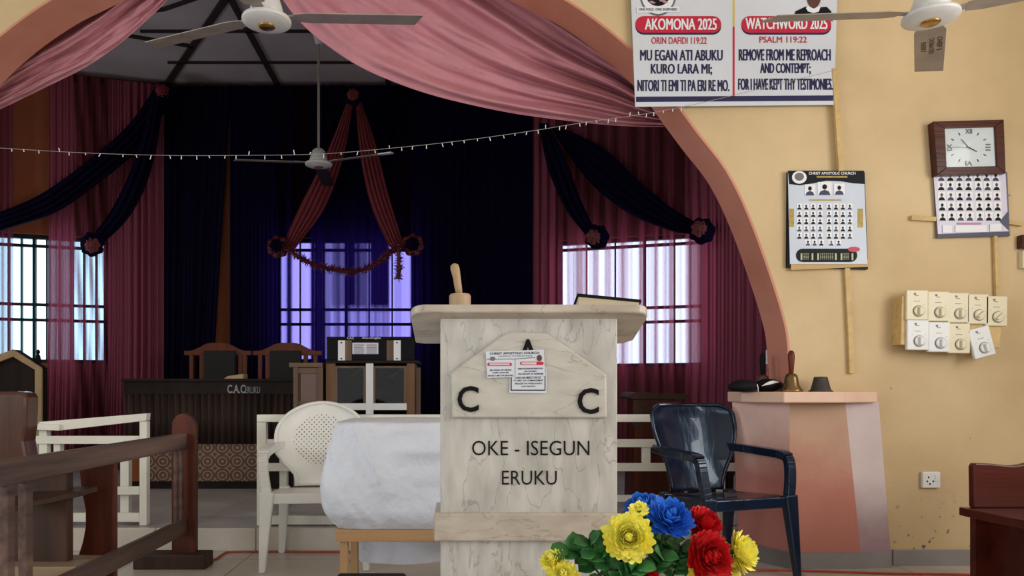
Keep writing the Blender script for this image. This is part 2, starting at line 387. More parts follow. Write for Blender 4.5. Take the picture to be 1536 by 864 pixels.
def soffit():
    m = MB(); n = len(arch); t = 0.012
    inn = []
    for i, (x, z) in enumerate(arch):
        a = Vector(arch[max(i - 1, 0)]); b = Vector(arch[min(i + 1, n - 1)]); d = (b - a).normalized(); inn.append((x + d.y * t, z - d.x * t))
    def ring(i): return [m.bm.verts.new(p) for p in ((arch[i][0], YF - .003, arch[i][1]), (inn[i][0], YF - .003, inn[i][1]), (inn[i][0], YB + .003, inn[i][1]), (arch[i][0], YB + .003, arch[i][1]))]
    rs = [ring(i) for i in range(n)]
    for A, B in zip(rs, rs[1:]):
        for k in range(4): m._f([A[k], A[(k + 1) % 4], B[(k + 1) % 4], B[k]])
    m._f(rs[0]); m._f(rs[-1])
    o = m.build('trim_1', SOFFIT); 
    return struct(o)
soffit()
struct(MB().box((PX(1338, YF), YF - .014, 0), (XR, YF, PZ(824, YF))).build('baseboard_right', SKIRT, bevel=.002))

# chancel walls -------------------------------------------------
ZA = 4.27
def wall_holed(name, p0, p1, hole, out, t=0.2, z0=0.0, z1=ZA):
    """wall between plan points with one window hole (s0,s1 along the wall in metres; z)"""
    p0 = Vector(p0); p1 = Vector(p1); L = (p1 - p0).length; d = (p1 - p0) / L; n = Vector(out)
    s0, s1, za, zb = hole; m = MB()
    def bx(a, b, u, v):
        q = [p0 + d * a, p0 + d * b, p0 + d * b + n * t, p0 + d * a + n * t]
        m.hull([(k.x, k.y, u) for k in q], [(k.x, k.y, v) for k in q])
    bx(0, s0, z0, z1); bx(s1, L, z0, z1); bx(s0, s1, z0, za); bx(s0, s1, zb, z1)
    return struct(m.build(name, APSEWALL))
SLL, SLR = 0.3125, 0.31
XCL, XCR = -3.14, 0.83
def onL(px, off=0.0):
    k = (px - CX) / F; Y = (8 - off - SLL * XCL * -1 * -1 + 0) if False else (8 - off + SLL * 3.14) / (1 - SLL * k); return Vector((k * Y, Y))
def onR(px, off=0.0):
    k = (px - CX) / F; Y = (8 - off + SLR * XCR) / (1 + SLR * k); return Vector((k * Y, Y))
def onB(px, off=0.0): return Vector(((px - CX) / F * (8 - off), 8 - off))
LW0, LW1 = Vector((-5.6, 8 - SLL * (5.6 - 3.14))), Vector((XCL, 8))
RW0, RW1 = Vector((XCR, 8)), Vector((3.5, 8 - SLR * (3.5 - XCR)))
WZ0, WZ1 = 1.27, 2.62
def dist(a, b): return (a - b).length
nl = Vector((-SLL, 1)).normalized(); nr = Vector((SLR, 1)).normalized()
lh = (dist(LW0, onL(-70)), dist(LW0, onL(161)), WZ0 - .02, 2.58)
rh = (dist(RW0, onR(836)), dist(RW0, onR(1058)), WZ0 - .06, 2.57)
bh = (PX(413, 8) - XCL, PX(622, 8) - XCL, WZ0, 2.62)
wall_holed('wall_chancel_left', LW0, LW1, lh, nl)
wall_holed('wall_chancel_back', (XCL, 8), (XCR, 8), bh, (0, 1))
wall_holed('wall_chancel_right', RW0, RW1, rh, nr)
struct(MB().box((-5.75, YB, 0), (-5.6, LW0.y + .25, ZA)).build('wall_chancel_left_side', APSEWALL))
struct(MB().box((3.5, YB, 0), (3.65, RW1.y + .25, ZA)).build('wall_chancel_right_side', APSEWALL))
cl = struct(MB().box((-5.75, YB, ZA), (3.65, 8.3, ZA + .1)).build('ceiling_chancel', CEIL))
def batten(a, b, wd=.05):
    MB().bar((a[0], a[1], ZA - .012), (b[0], b[1], ZA - .012), (wd, .024)).build('batten', BATTEN, cl)
def cpt(x, y):
    Y = F * (ZA - H) / (CY - y); return ((x - CX) / F * Y, Y)
batten((-3.12, 7.95), (-1.15, 5.05), .06); batten((-1.93, 7.95), (-1.88, 4.9), .055); batten((-.73, 7.95), (-.73, 4.9), .05)
batten((.80, 7.95), (-.9, 5.05), .06)
for y_ in (92, 45): Y_ = cpt(0, y_)[1]; batten((-2.9, Y_), (.75, Y_), .02)
batten((-2.2, 6.1), (.2, 6.1), .03)
a_, b_ = cpt(290, 68), cpt(195, 52); batten(a_, b_, .035); batten(b_, (-4.2, b_[1] - .3), .035)
a_, b_ = cpt(289, 0), cpt(245, 12); batten(b_, (-1.6, 5.9), .03); batten(b_, (-3.6, 6.6), .03)
# cornice strip along the back wall
for n_, a, b in (('trim_3', (XCL, 7.98), (XCR, 7.98)), ('trim_4', (-5.5, LW0.y - .02 + .03), (XCL, 7.98)), ('trim_5', (XCR, 7.98), (3.4, RW1.y + .01))):
    struct(MB().bar((a[0], a[1], ZA - .05), (b[0], b[1], ZA - .05), (.03, .05)).build(n_, CHAIRWOOD))

def window(name, p0, p1, za, zb, n, nbars, trans, pane):
    """frame, bars and pane in the wall hole from plan point p0 to p1"""
    p0 = Vector(p0); p1 = Vector(p1); q0 = p0 + n * .09; q1 = p1 + n * .09
    v = lambda s, z, o=0: Vector((*(q0.lerp(q1, s) + n * o), z))
    m = MB(); up = (0, 0, 1); e = .04
    for za_, in ((za + e / 2,), (zb - e / 2,)): m.bar(v(0, za_), v(1, za_), (.05, e))
    L = dist(q0, q1); es = e / 2 / L
    for s in (es, 1 - es): m.bar(v(s, za), v(s, zb), (e, .05))
    o = struct(m.build(name, BAR))
    for k in range(1, nbars):
        s = k / nbars; wd = .03 if k % 3 == 0 else .014
        MB().bar(v(s, za + e), v(s, zb - e), (wd, .03)).build('window_bar', BAR, o)
    for z in trans:
        MB().bar(v(es, z), v(1 - es, z), (.03, .03)).build('window_bar', BAR, o)
    m = MB(); m.hull([v(es, za + e, .03), v(1 - es, za + e, .03), v(1 - es, zb - e, .03), v(es, zb - e, .03)], [v(es, za + e, .036), v(1 - es, za + e, .036), v(1 - es, zb - e, .036), v(es, zb - e, .036)])
    m.build('pane', pane, o)
    return o
dL = (LW1 - LW0).normalized(); dR = (RW1 - RW0).normalized()
window('window_1', LW0 + dL * lh[0], LW0 + dL * lh[1], lh[2], lh[3], nl, 12, (1.70, 1.86, 2.47), TEALG)
window('window_2', (XCL + bh[0], 8), (XCL + bh[1], 8), bh[2], bh[3], Vector((0, 1)), 6, (1.69, 1.85, 2.50), GLASS)
window('window_3', RW0 + dR * rh[0], RW0 + dR * rh[1], rh[2], rh[3], nr, 5, (1.68, 1.83, 2.48), GLASS)

# ------------------------------------------------------------------ curtains
def smooth01(a, b, x):
    t = max(0, min(1, (x - a) / (b - a))); return t * t * (3 - 2 * t)
def curtain(name, label, wallf, x0, x1, mat, dens, z0=.17, z1=4.2, folds=14, amp=.035, edges=None, seed=0, off=.16, nv=40, group=None):
    rnd = random.Random(seed); nu = max(30, int(folds * 10))
    ph = [rnd.uniform(0, 6.28) for _ in range(6)]
    m = MB(); dl = m.bm.verts.layers.float.new('dens')
    rows = []
    for j in range(nv + 1):
        v = j / nv; z = z1 + (z0 - z1) * v; row = []
        xa, xb = (x0, x1) if not edges else (edges[0](v), edges[1](v))
        for i in range(nu + 1):
            u = i / nu; px = xa + (xb - xa) * u
            q = 6.283 * folds * u + 1.2 * math.sin(6.283 * 1.7 * u + ph[0]) + .8 * math.sin(6.283 * 4.3 * u + ph[1] + v * .8)
            f = math.sin(q) * (0.6 + .4 * math.sin(6.283 * 2.3 * u + ph[2])) + .35 * math.sin(2.1 * q + ph[3])
            p = wallf(px, off - f * amp * (0.55 + .45 * v))
            vt = m.bm.verts.new((p.x, p.y, z)); ypx = CY - (z - H) * F / p.y
            vt[dl] = max(0, min(1, dens(px, ypx, f, u, v))); row.append(vt)
        rows.append(row)
    for A, B in zip(rows, rows[1:]):
        for i in range(nu): m._f([A[i], A[i + 1], B[i + 1], B[i]])
    o = m.build(name, mat, smooth=True); tag(o, label, 'curtain', group); return o
SMAROON = sheer('maroon_net', (158, 86, 106), (0.52, 0.49, 0.58), (160, 62, 88), transl=.45)
SNAVY = sheer('navy_net', (16, 11, 38), (0.21, 0.16, 0.47), (40, 20, 104), transl=.22)
def bands(lst, x, soft=3):
    """piecewise gather profile: list of (x0, x1, value)"""
    v = None
    for a, b, k in lst:
        wgt = smooth01(a - soft, a + soft, x) * (1 - smooth01(b - soft, b + soft, x))
        v = (0 if v is None else v) + wgt * k
    return v
def dL1(x, y, f, u, v):
    d = .62 + .2 * f
    if x < 110: d = .93 + .05 * f
    elif x < 162:
        d = .38 + .25 * f + .3 * math.sin((x + (y - 360) * -.12) * .3)
        if y > 545: d += .1
    else: d = .95
    return d
curtain('curtain', 'maroon net curtain beside the left chancel window, drawn to the corner', onL, 70, 246, SMAROON, dL1, folds=17, seed=3,
        edges=(lambda v: 73 - 6 * max(0, (v - .6)) * 2.2, lambda v: 246), off=.17)
curtain('curtain', 'narrow maroon net curtain at the far left edge, left of the uncovered panes', onL, -75, 20, SMAROON, lambda x, y, f, u, v: .45 + .25 * f, folds=9, seed=4, off=.17)
def dN(x, y, f, u, v):
    if x < 405 or x > 632: return 1
    d = .92
    bl = [(405, 416, 1), (416, 430, .35), (430, 438, .85), (438, 466, .22), (466, 488, .88), (488, 497, .62), (497, 522, .76), (522, 532, .9), (532, 550, .80), (550, 556, .66), (556, 584, .88), (584, 592, .25), (592, 602, .42), (602, 616, .26), (616, 640, 1)]
    d = .5 + (bands(bl, x, 2) - .5) * 1.42
    if y > 468 and 495 < x < 584: d = .62 + .12 * f if x > 560 or x < 540 else .58 + .1 * f
    return d + .06 * f
def gapR(v): return 344 - 28 * v
curtain('curtain', 'navy curtain left of the brown gap on the chancel back wall', onB, 243, 345, NAVY, lambda *a: 1, folds=9, seed=5, edges=(lambda v: 243, lambda v: 346 - 34 * v), off=.15)
curtain('curtain', 'wide navy net curtain over the middle chancel window, glowing violet', onB, 345, 799, SNAVY, dN, folds=34, seed=6, off=.16, amp=.03)
def dR1(x, y, f, u, v):
    if x < 833: return .97
    if x > 1062: return .97
    if x < 860: d = .35 + .3 * f
    elif x < 880: d = .72 + .2 * f
    elif x < 1034: d = .42 + .22 * f + .28 * math.sin(x * .27 + .8 * math.sin(x * .09))
    else: d = .93 + .05 * f
    return d
curtain('curtain', 'maroon net curtain across the right chancel wall and its bright window', onR, 799, 1215, SMAROON, dR1, folds=32, seed=8, off=.17, amp=.04)

# sashes ---------------------------------------------------------
def sash(name, label, upper, lower, yf, mat, folds=4, amp=.03, cat_='sash', group=None):
    """cloth swag between an upper and a lower edge (picture units), standing at depth yf(px)"""
    n = 40; A = cat([(x, y, 0) for x, y in upper], n); B = cat([(x, y, 0) for x, y in lower], n); nv = folds * 8
    m = MB()
    def fn(u, v):
        i = int(round(u * n)); p = A[i].lerp(B[i], v)
        d = math.sin(v * folds * 6.283 + .8 * math.sin(u * 5)) * amp * (.5 + .5 * math.sin(math.pi * min(1, max(0, u)))) - .05 * math.sin(math.pi * v)
        return P(p.x, p.y, yf(p.x) + d)
    m.grid(n, nv, fn)
    return tag(m.build(name, mat, smooth=True, solid=.004), label, cat_, group)
yL = lambda px: onL(px, .34).y
yL2 = lambda px: onL(px, .46).y
yR2 = lambda px: onR(px, .50).y
yR = lambda px: onR(px, .36).y
yB = lambda px: 7.68
sash('sash', 'long navy cloth sash swept down to the left edge from the left chancel corner', [(232, 132), (190, 190), (120, 250), (60, 292), (0, 318), (-60, 338)], [(252, 160), (210, 222), (140, 280), (80, 320), (0, 346), (-60, 366)], yL, NAVY)
sash('sash', 'shorter navy cloth sash ending at the rosette over the left window', [(226, 150), (212, 210), (190, 270), (165, 318), (140, 352)], [(244, 150), (236, 215), (218, 280), (190, 330), (153, 366)], yL2, NAVY, 3)
sash('sash', 'broad navy cloth sash swept down to the rosette at right window top corner', [(838, 190), (905, 222), (960, 272), (1005, 310), (1044, 334)], [(826, 192), (880, 268), (940, 318), (1000, 344), (1042, 352)], yR, NAVY)
sash('sash', 'narrow navy cloth sash hanging to the rosette above the right window', [(822, 185), (846, 232), (868, 292), (892, 345)], [(808, 185), (822, 252), (848, 312), (878, 352)], yR2, NAVY, 3)
sash('sash', 'left maroon cloth sash of the pair above the middle window', [(521, 152), (490, 230), (450, 310), (430, 356), (427, 376)], [(530, 152), (515, 235), (488, 310), (452, 360), (438, 380)], yB, MAROON, 5, .022)
sash('sash', 'right maroon cloth sash of the pair above the middle window', [(533, 152), (541, 235), (556, 305), (580, 362), (588, 372)], [(541, 152), (563, 215), (582, 290), (600, 350), (606, 362)], yB, MAROON, 5, .022)
def rosette(label, px, py, Y, r, outer, inner, shift=(0, 0)):
    c = P(px, py, Y); t = thing('rosette', label, 'rosette', c)
    def disc(rr, y0, seed, nl, dx=0, dz=0):
        m = MB(); rnd = random.Random(seed)
        for k in range(nl):
            n = 40; ra = rr * (1 - .2 * k); ph = rnd.uniform(0, 6)
            def fn(u, v, ra=ra, k=k, ph=ph):
                a = u * 6.283; rad = ra * (0.12 + .88 * v) * (1 + .07 * math.sin(a * 7 + ph) * v)
                return Vector((dx + rad * math.cos(a), y0 - .022 * k - .012 + v * v * .03 + .014 * math.sin(a * 9 + ph) * v, dz + rad * math.sin(a)))
            m.grid(n, 5, fn)
        return m
    a = disc(r, 0, int(px), 3).build('outer_ruffle', outer, t, smooth=True, local=True, solid=.003)
    b = disc(r * .62, -.05, int(px) + 1, 3, *shift).build('centre_ruffle', inner, t, smooth=True, local=True, solid=.003)
    return t
k7 = 7 / F
rosette('navy rosette with maroon heart at the ceiling in the left chancel corner', 245, 138, 7.6, 17 * k7, NAVY, MAROON)
rosette('small dark rosette with dusty pink ruffle over the left window', 137, 366, yL(137) - .2, 19 * k7, NAVY, DOILY, (.025, -.02))
rosette('maroon rosette at the ceiling above the middle window sashes', 530, 144, 7.58, 15 * k7, NAVY, MAROON)
rosette('dark rosette with maroon rim at left end of the tinsel garland', 416, 370, 7.58, 18 * k7, BURG, NAVY)
rosette('dark rosette with maroon rim at right end of the tinsel garland', 619, 367, 7.58, 18 * k7, BURG, NAVY)
rosette('navy rosette with dusty pink heart at the foot of the narrow right sash', 896, 355, yR(896) - .22, 19 * k7, NAVY, DOILY, (-.04, -.01))
rosette('navy rosette with dusty pink heart at the foot of the broad right sash', 1054, 346, yR(1054) - .07, 20 * k7, NAVY, DOILY, (-.04, .01))
def garland():
    m = MB(); rnd = random.Random(2)
    path = cat([P(x, y, 7.55) for x, y in ((428, 365), (443, 382), (470, 396), (505, 405), (538, 406), (565, 395), (585, 378), (606, 366))], 90)
    tail = [P(598, 366 + i * 3.2, 7.53) for i in range(17)]
    for pth in (path, tail):
        m.tube(pth, .020, 6)
        for p in pth:
            for _ in range(9):
                d = Vector((rnd.gauss(0, 1), rnd.gauss(0, 1), rnd.gauss(0, 1))).normalized(); e = d.cross(Vector((rnd.random(), rnd.random(), rnd.random()))).normalized()
                L = rnd.uniform(.045, .07); m._f([m.bm.verts.new(q) for q in (p + e * .009, p - e * .009, p + d * L - e * .002, p + d * L + e * .002)])
    return tag(m.build('tinsel_garland', BURG), 'burgundy tinsel garland sagging across the middle chancel window', 'garland')
garland()

# big rose drapes under the arch ---------------------------------
def drape(label, low, up, seed, nf, sagw):
    n = 70; A = cat([(x, y, 0) for x, y in low], n); B = cat([(x, y, 0) for x, y in up], n); m = MB()
    def fn(u, v):
        i = int(round(u * n)); p = A[i].lerp(B[i], v)
        nz = noise.noise(Vector((u * 3.2, v * 5.5, seed)))
        conv = 1 - .6 * u
        q = math.sin(v * nf * 6.283 + 1.1 * math.sin(u * 4 + v * 3))
        d = .12 * conv * (q - .3 * math.cos(2 * v * nf * 6.283)) * (0.10 + .90 * v ** 1.2)
        hem = math.exp(-((v - .09) / .035) ** 2) * .03 - math.exp(-((v - .17) / .03) ** 2) * .02
        d += nz * .05 + .028 * noise.noise(Vector((u * 9, v * 14, seed + 3))) + .008 * noise.noise(Vector((u * 30 + v * 20, v * 30, seed + 5)))
        return P(p.x, p.y, 4.47 + d - hem - .03 * math.sin(math.pi * v))
    m.grid(n, 120, fn)
    return tag(m.build('arch_drape', DRAPE, smooth=True, solid=.003), label, 'drape')
drape('rose pink cloth swag filling the right side of the arch, behind the banner', [(1016, 190), (940, 189), (870, 183), (760, 168), (650, 143), (560, 110), (500, 75), (450, 33), (415, -15), (385, -70)],
      [(1004, 163), (978, 132), (947, 100), (915, 72), (880, 44), (812, -4), (750, -45), (690, -70), (620, -90), (560, -100)], 1.0, 5.5, 1)
drape('rose pink cloth swag at the upper left of the arch', [(-110, 216), (-50, 186), (0, 164), (60, 135), (130, 100), (180, 65), (220, 30), (250, 0), (285, -50)],
      [(-100, 170), (-50, 130), (0, 84), (40, 52), (85, 20), (128, -6), (180, -40), (230, -62), (280, -80)], 5.0, 3.5, 1)

# string lights
def string_lights():
    t = thing('string_lights', 'sagging string of tiny unlit fairy lights across the arch, to the banner corner', 'string lights', P(480, 231, 3.96))
    pts = cat([P(x, y, 3.97) for x, y in ((-60, 218), (0, 222), (120, 229), (245, 233), (360, 233), (480, 231), (600, 221), (700, 210), (800, 196), (880, 183), (960, 172), (1030, 159), (1100, 143), (1180, 123), (1254, 105))], 150)
    MB().tube(pts, .0013, 6).build('wire', STRING, t)
    rnd = random.Random(9)
    for i in range(4, 118, 2):
        p = pts[i] + (pts[i + 1] - pts[i]) * rnd.random(); s = -1 if rnd.random() < .78 else 1
        q = p + Vector((rnd.uniform(-.006, .006), rnd.uniform(-.01, .01), s * rnd.uniform(.012, .024)))
        MB().tube([p, q], [.0018, .0026], 6).build('bulb', WHITEP, t)
string_lights()

# ------------------------------------------------------------------ fans
def fan(label, hub, blades, L, hr, ztop, cupz, blade_mats, droop=0, writing=None, tips=False):
    c = Vector(hub); t = thing('ceiling_fan', label, 'ceiling fan', c)
    lo = dict(parent=t, local=True)
    MB().lathe([(hr * .2, .008), (hr * .90, .008), (hr * .98, .005), (hr, .001), (hr, -.009), (hr * .97, -.013), (hr * .72, -.021), (hr * .45, -.027), (.001, -.028)]).build('motor_housing', FANWHITE, smooth=True, **lo)
    MB().lathe([(hr * .34, -.026), (hr * .34, -.031), (hr * .28, -.036), (hr * .05, -.036)]).build('centre_cap', GOLD, smooth=True, **lo)
    MB().lathe([(hr * .70, .006), (hr * .68, .04), (hr * .46, .12), (hr * .28, .14), (.02, .145)]).build('canopy', FANWHITE, smooth=True, **lo)
    MB().tube([(0, 0, .13), (0, 0, ztop - c.z)], .012, 10).build('down_rod', FANGREY, **lo)
    MB().lathe([(.02, cupz - c.z - .1), (.03, cupz - c.z - .09), (.055, cupz - c.z - .01), (.055, cupz - c.z)]).build('ceiling_cup', FANWHITE, smooth=True, **lo)
    for k, (ang, wd, pitch) in enumerate(blades):
        a = R(ang); d = Vector((math.cos(a), math.sin(a), 0)); s = Vector((-math.sin(a), math.cos(a), math.tan(R(pitch)))).normalized()
        z = Vector((0, 0, .012)); m = MB()
        r0 = hr * 1.15
        up = d.cross(s)
        pl = [d * r0 - s * wd * .36, d * (r0 + .06) - s * wd * .5, d * L - s * wd * .5, d * (L - .04) + s * wd * .5, d * (r0 + .06) + s * wd * .5, d * r0 + s * wd * .36]
        pl = [p + z for p in pl]
        m.hull([p + up * .002 for p in pl], [p - up * .002 for p in pl])
        b = m.build('blade', blade_mats if not (tips and k == 2) else BATTEN, bevel=.001, **lo)  # chancel fan: shading of the far blade put into a dark colour
        m = MB(); m.bar(d * hr * .7 + z * .9, d * (r0 + .07) + z + up * .006, (.045, .006), (.06, .006), up=up); m.build('blade_bracket', FANGREY, b, local=True)
        if tips and k == 0:  # highlight at the blade end, painted as a white sleeve
            m = MB(); q = [d * (L - .13) - s * wd * .52, d * (L + .003) - s * wd * .52, d * (L - .037) + s * wd * .52, d * (L - .16) + s * wd * .52]
            m.hull([p + z + up * .0045 for p in q], [p + z - up * .0045 for p in q]); m.build('tip_highlight', WHITEP, b, local=True)
        if writing == k:
            for r_, (txt, st, ln) in enumerate((('EVERT', .17, .12), ('DONATED', .14, .18), ('CHIEF S', .13, .16))):
                mt = MB(); text_mb(mt, txt, 0, 0, 100, 12, 1.0, .0006, .01)
                for v in mt.bm.verts:     # re-lay the flat lettering along the blade's underside
                    u_ = v.co.x / (100 / F); u_ = (v.co.x - PX(0, 1)) / (100 / F); w_ = (PZ(12, 1) - v.co.z) / (12 / F) + 1
                    v.co = d * (r0 + st + u_ * ln) + s * wd * (.28 - .26 * r_ - (1 + (w_ - 1)) * -.16 * 1 - .16) + z - up * (.0032 if up.z > 0 else -.0032)
                mt.build('lettering', pm('faded_brown_print', (120, 66, 48), .6), b, local=True, recalc=False)
    return t
hb1 = P(400, 30, 3.3)
fan('white ceiling fan hanging before the arch at top, over the rose drapes', hb1, [(2, .125, 9), (157, .12, -13), (262, .12, 4)], .70, .108, ZC, ZC, FANGREY)
hb2 = P(1396, 24, 3.2)
fan('white ceiling fan at top right, with brown lettering on one blade', hb2, [(176, .12, -14), (58, .125, 4), (-27, .12, 2)], .70, .112, ZC, ZC, FANGREY, writing=1)
hb3 = P(478, 246, 6.85)
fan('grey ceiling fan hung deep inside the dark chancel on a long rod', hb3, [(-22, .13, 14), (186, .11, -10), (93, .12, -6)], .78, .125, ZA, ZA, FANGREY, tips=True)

# ------------------------------------------------------------------ banner poster
def pill(m, x0, y0, x1, y1, Y, t):
    r = (y1 - y0) / 2; cy = (y0 + y1) / 2; pts = []
    for k in range(9): a = R(90 + 180 * k / 8); pts.append((x0 + r + r * math.cos(a), cy - r * math.sin(a)))
    for k in range(9): a = R(-90 + 180 * k / 8); pts.append((x1 - r + r * math.cos(a), cy - r * math.sin(a)))
    return m.prism(pts, Y, t)
def ell(m, cx, cy, rx, ry, Y, t, n=24): return m.prism([(cx + rx * math.cos(6.2832 * k / n), cy + ry * math.sin(6.2832 * k / n)) for k in range(n)], Y, t)
def banner():
    Y = YF - .035
    t = thing('banner', 'large white printed wall banner with red headings and navy verses, above the arch side', 'banner', P(1100, 160, Y))
    MB().prism([(953, 160), (1251, 157), (1258, -70), (944, -70)], Y, .006).build('sheet', PAPER, t)
    m = MB(); m.prism([(954, 153), (1250, 151), (1250, 143), (954, 145)], Y - .001, .0012); m.build('navy_stripe', NAVYP, t)
    m = MB(); m.prism([(1099, 145), (1102, 145), (1102, 40), (1099, 40)], Y - .001, .0012); m.build('divider', REDP, t)
    m = MB(); m.prism([(1099, 39.5), (1102, 39.5), (1102, -70), (1099, -70)], Y - .001, .0012); m.build('divider', YELP, t)
    for x0, x1 in ((953, 1082), (1112, 1247)):
        m = MB(); pill(m, x0, 27, x1, 52, Y - .001, .001); m.build('heading_shadow', NAVYP, t)
        m = MB(); pill(m, x0, 24, x1, 49, Y - .0025, .001); m.build('heading_panel', REDP, t)
    Yt = Y - .003
    text('AKOMONA 2025', 967, 28, 1075, 45, Yt, WHITEP, t, 0, fat=.5)
    text('WATCHWORD 2025', 1118, 27, 1241, 44, Yt, WHITEP, t, 0, fat=.5)
    text('ORIN DAFIDI 119:22', 977, 56, 1060, 66, Y, REDP, t, 0, fat=.12)
    text('PSALM 119:22', 1139, 55, 1210, 64, Y, REDP, t, 0, fat=.12)
    for s, a, b, c, d in (('MU EGAN ATI ABUKU', 960, 75, 1084, 91), ('KURO LARA MI;', 976, 96, 1068, 113), ('NITORI TI EMI TI PA ERI RE MO.', 956, 120, 1094, 137),
                          ('REMOVE FROM ME REPROACH', 1108, 74, 1246, 91), ('AND CONTEMPT;', 1140, 95, 1216, 112), ('FOR I HAVE KEPT THY TESTIMONIES.', 1107, 118, 1249, 135)):
        text(s, a, b, c, d, Y, NAVYP, t, 0, fat=.5)
    # emblem: ring with a dark round picture, and a ribbon below
    m = MB(); ell(m, 987, -10, 28, 34, Y - .001, .0012); ell(m, 987, -9, 26, 31, Y - .0015, .0005); m.build('emblem_ring', GREYP, t)
    m = MB(); ell(m, 987, -9, 25, 30, Y - .0025, .001); m.build('emblem_ground', WHITEP, t)
    m = MB(); ell(m, 987, -8, 18, 17, Y - .0038, .001); m.build('emblem_disc', DARKP, t)
    m = MB(); rnd = random.Random(1)
    for k in range(14): ell(m, 987 + rnd.uniform(-13, 13), -2 + rnd.uniform(-8, 7), rnd.uniform(1.5, 4), rnd.uniform(1.2, 3), Y - .0045 - k * .00005, .0004, 8)
    m.build('emblem_picture', pm('emblem_pink_print', (190, 150, 160), .5), t)
    m = MB(); m.prism([(955, 19), (1019, 18), (1019, 10), (955, 11)], Y - .0042, .001); m.build('emblem_ribbon', WHITEP, t)
    text('ONE FOLD, ONE SHEPHERD', 958, 12.2, 1016, 16.6, Y - .0045, GREYP, t, .004)
    # portrait of a man in clerical dress, cut by the top of the picture
    m = MB(); m.prism([(1192, 24), (1193, 17), (1208, 10), (1218, 11), (1230, 11), (1240, 10), (1247, 17), (1249, 32), (1244, 29), (1240, 24)], Y - .0032, .001); m.build('portrait_suit', DARKP, t)
    m = MB(); ell(m, 1221, -8, 11, 20, Y - .0046, .001); m.build('portrait_face', SKIN, t)
    m = MB(); m.prism([(1209, 12), (1212, 17), (1220, 19.5), (1228, 17.5), (1231, 10), (1228, 9), (1221, 13), (1212, 9)], Y - .0058, .001); m.build('portrait_collar', WHITEP, t)
banner()

# ------------------------------------------------------------------ wall things
def portraits(cells, Y, hw, hh, parent, t=.0008):
    """rows of small printed head and shoulder pictures"""
    rnd = random.Random(len(cells)); m = MB()
    m.mi = 0
    for x, y in cells: m.prism([(x - hw, y + hh), (x + hw, y + hh), (x + hw, y - hh), (x - hw, y - hh)], Y, t)
    m.build('portrait_cards', WHITEP, parent)
    m = MB(); d = 0
    for x, y in cells:
        m.mi = rnd.choice((0, 0, 1)); ell(m, x, y - hh * .28, hw * .36, hh * .40, Y - .0009, t, 8)
        m.mi = rnd.choice((0, 0, 2)); m.prism([(x - hw * .85, y + hh * .95), (x + hw * .85, y + hh * .95), (x + hw * .6, y + hh * .4), (x, y + hh * .15), (x - hw * .6, y + hh * .4)], Y - .0009, t)
    m.build('portrait_figures', [DARKP, SKIN, NAVYP], parent)
def calendar_a():
    Y = YF - .03; t = thing('wall_calendar', 'thick white and navy church calendar with gold edges, left of the clock', 'calendar', P(1243, 400, Y))
    m = MB(); m.prism([(1181, 401), (1302, 404), (1297, 258), (1182, 257)], Y + .008, .02); m.build('back_pages', DARKP, t)
    m = MB(); m.prism([(1187, 405), (1304, 400), (1300, 384), (1186, 390)], Y + .004, .012); m.build('inner_pages', pm('yellowed_page_edges', (205, 170, 110), .6), t)
    m = MB(); m.prism([(1185, 396), (1301, 396), (1296, 256), (1182, 256)], Y, .004); m.build('front_page', PAPER2, t)
    m = MB(); m.prism([(1182, 256), (1296, 256), (1297, 276), (1280, 275), (1262, 272), (1240, 271), (1220, 275), (1200, 278), (1184, 276)], Y - .001, .001); m.build('header_band', DARKP, t)
    m = MB(); ell(m, 1199, 266, 11, 9.5, Y - .002, .001); m.build('emblem', WHITEP, t)
    m = MB(); ell(m, 1199, 265, 7, 6, Y - .003, .001); m.build('emblem_centre', GREYP, t)
    text('CHRIST APOSTOLIC CHURCH', 1213, 258, 1283, 262, Y - .001, WHITEP, t, .012)
    m = MB(); m.rect(1225, 264, 1271, 266.5, Y - .002, .001); m.build('gold_bar', GOLDPRINT, t); m = MB(); m.rect(1214, 299, 1262, 301, Y - .002, .001); m.build('gold_bar', GOLDPRINT, t)
    for q in ((1184.5, 313, 1191, 340), (1287, 313, 1294.5, 341)): m = MB(); m.rect(*q, Y - .002, .001); m.build('gold_tab', GOLDPRINT, t)
    portraits([(1215, 285)], Y - .002, 8, 8.5, t); portraits([(1259, 284)], Y - .002, 8, 8.5, t); portraits([(1237, 283)], Y - .0022, 10.5, 10, t)
    cells = [(1199 + c * 10.4 + (3 if c > 3 else 0), 310 + r * 10.9) for r in range(5) for c in range(8)] + [(1212, 364), (1222, 364), (1232, 364), (1247, 364), (1258, 364)]
    portraits(cells, Y - .0012, 4, 4.6, t)
    m = MB(); pill(m, 1194, 373, 1286, 393, Y - .002, .001); m.build('month_panel', DARKP, t)
    pgold = pm('pale_gold_print', (200, 205, 170), .5)
    for x0, x1 in ((1201, 1220), (1226, 1255), (1261, 1280)):
        m = MB(); m.rect(x0, 380, x0 + 2.5, 390, Y - .003, .001); m.rect(x1 - 2.5, 380, x1, 390, Y - .003, .001)
        for r in range(5):
            for c in range(int((x1 - x0 - 8) / 3)): m.rect(x0 + 4.5 + c * 3, 380 + r * 2, x0 + 6 + c * 3, 381 + r * 2, Y - .003, .001)
        m.build('month_figures', pgold, t)
    m = MB(); ell(m, 1281, 374, 9, 4, Y - .004, .001); m.build('red_seal', REDP, t)
calendar_a()
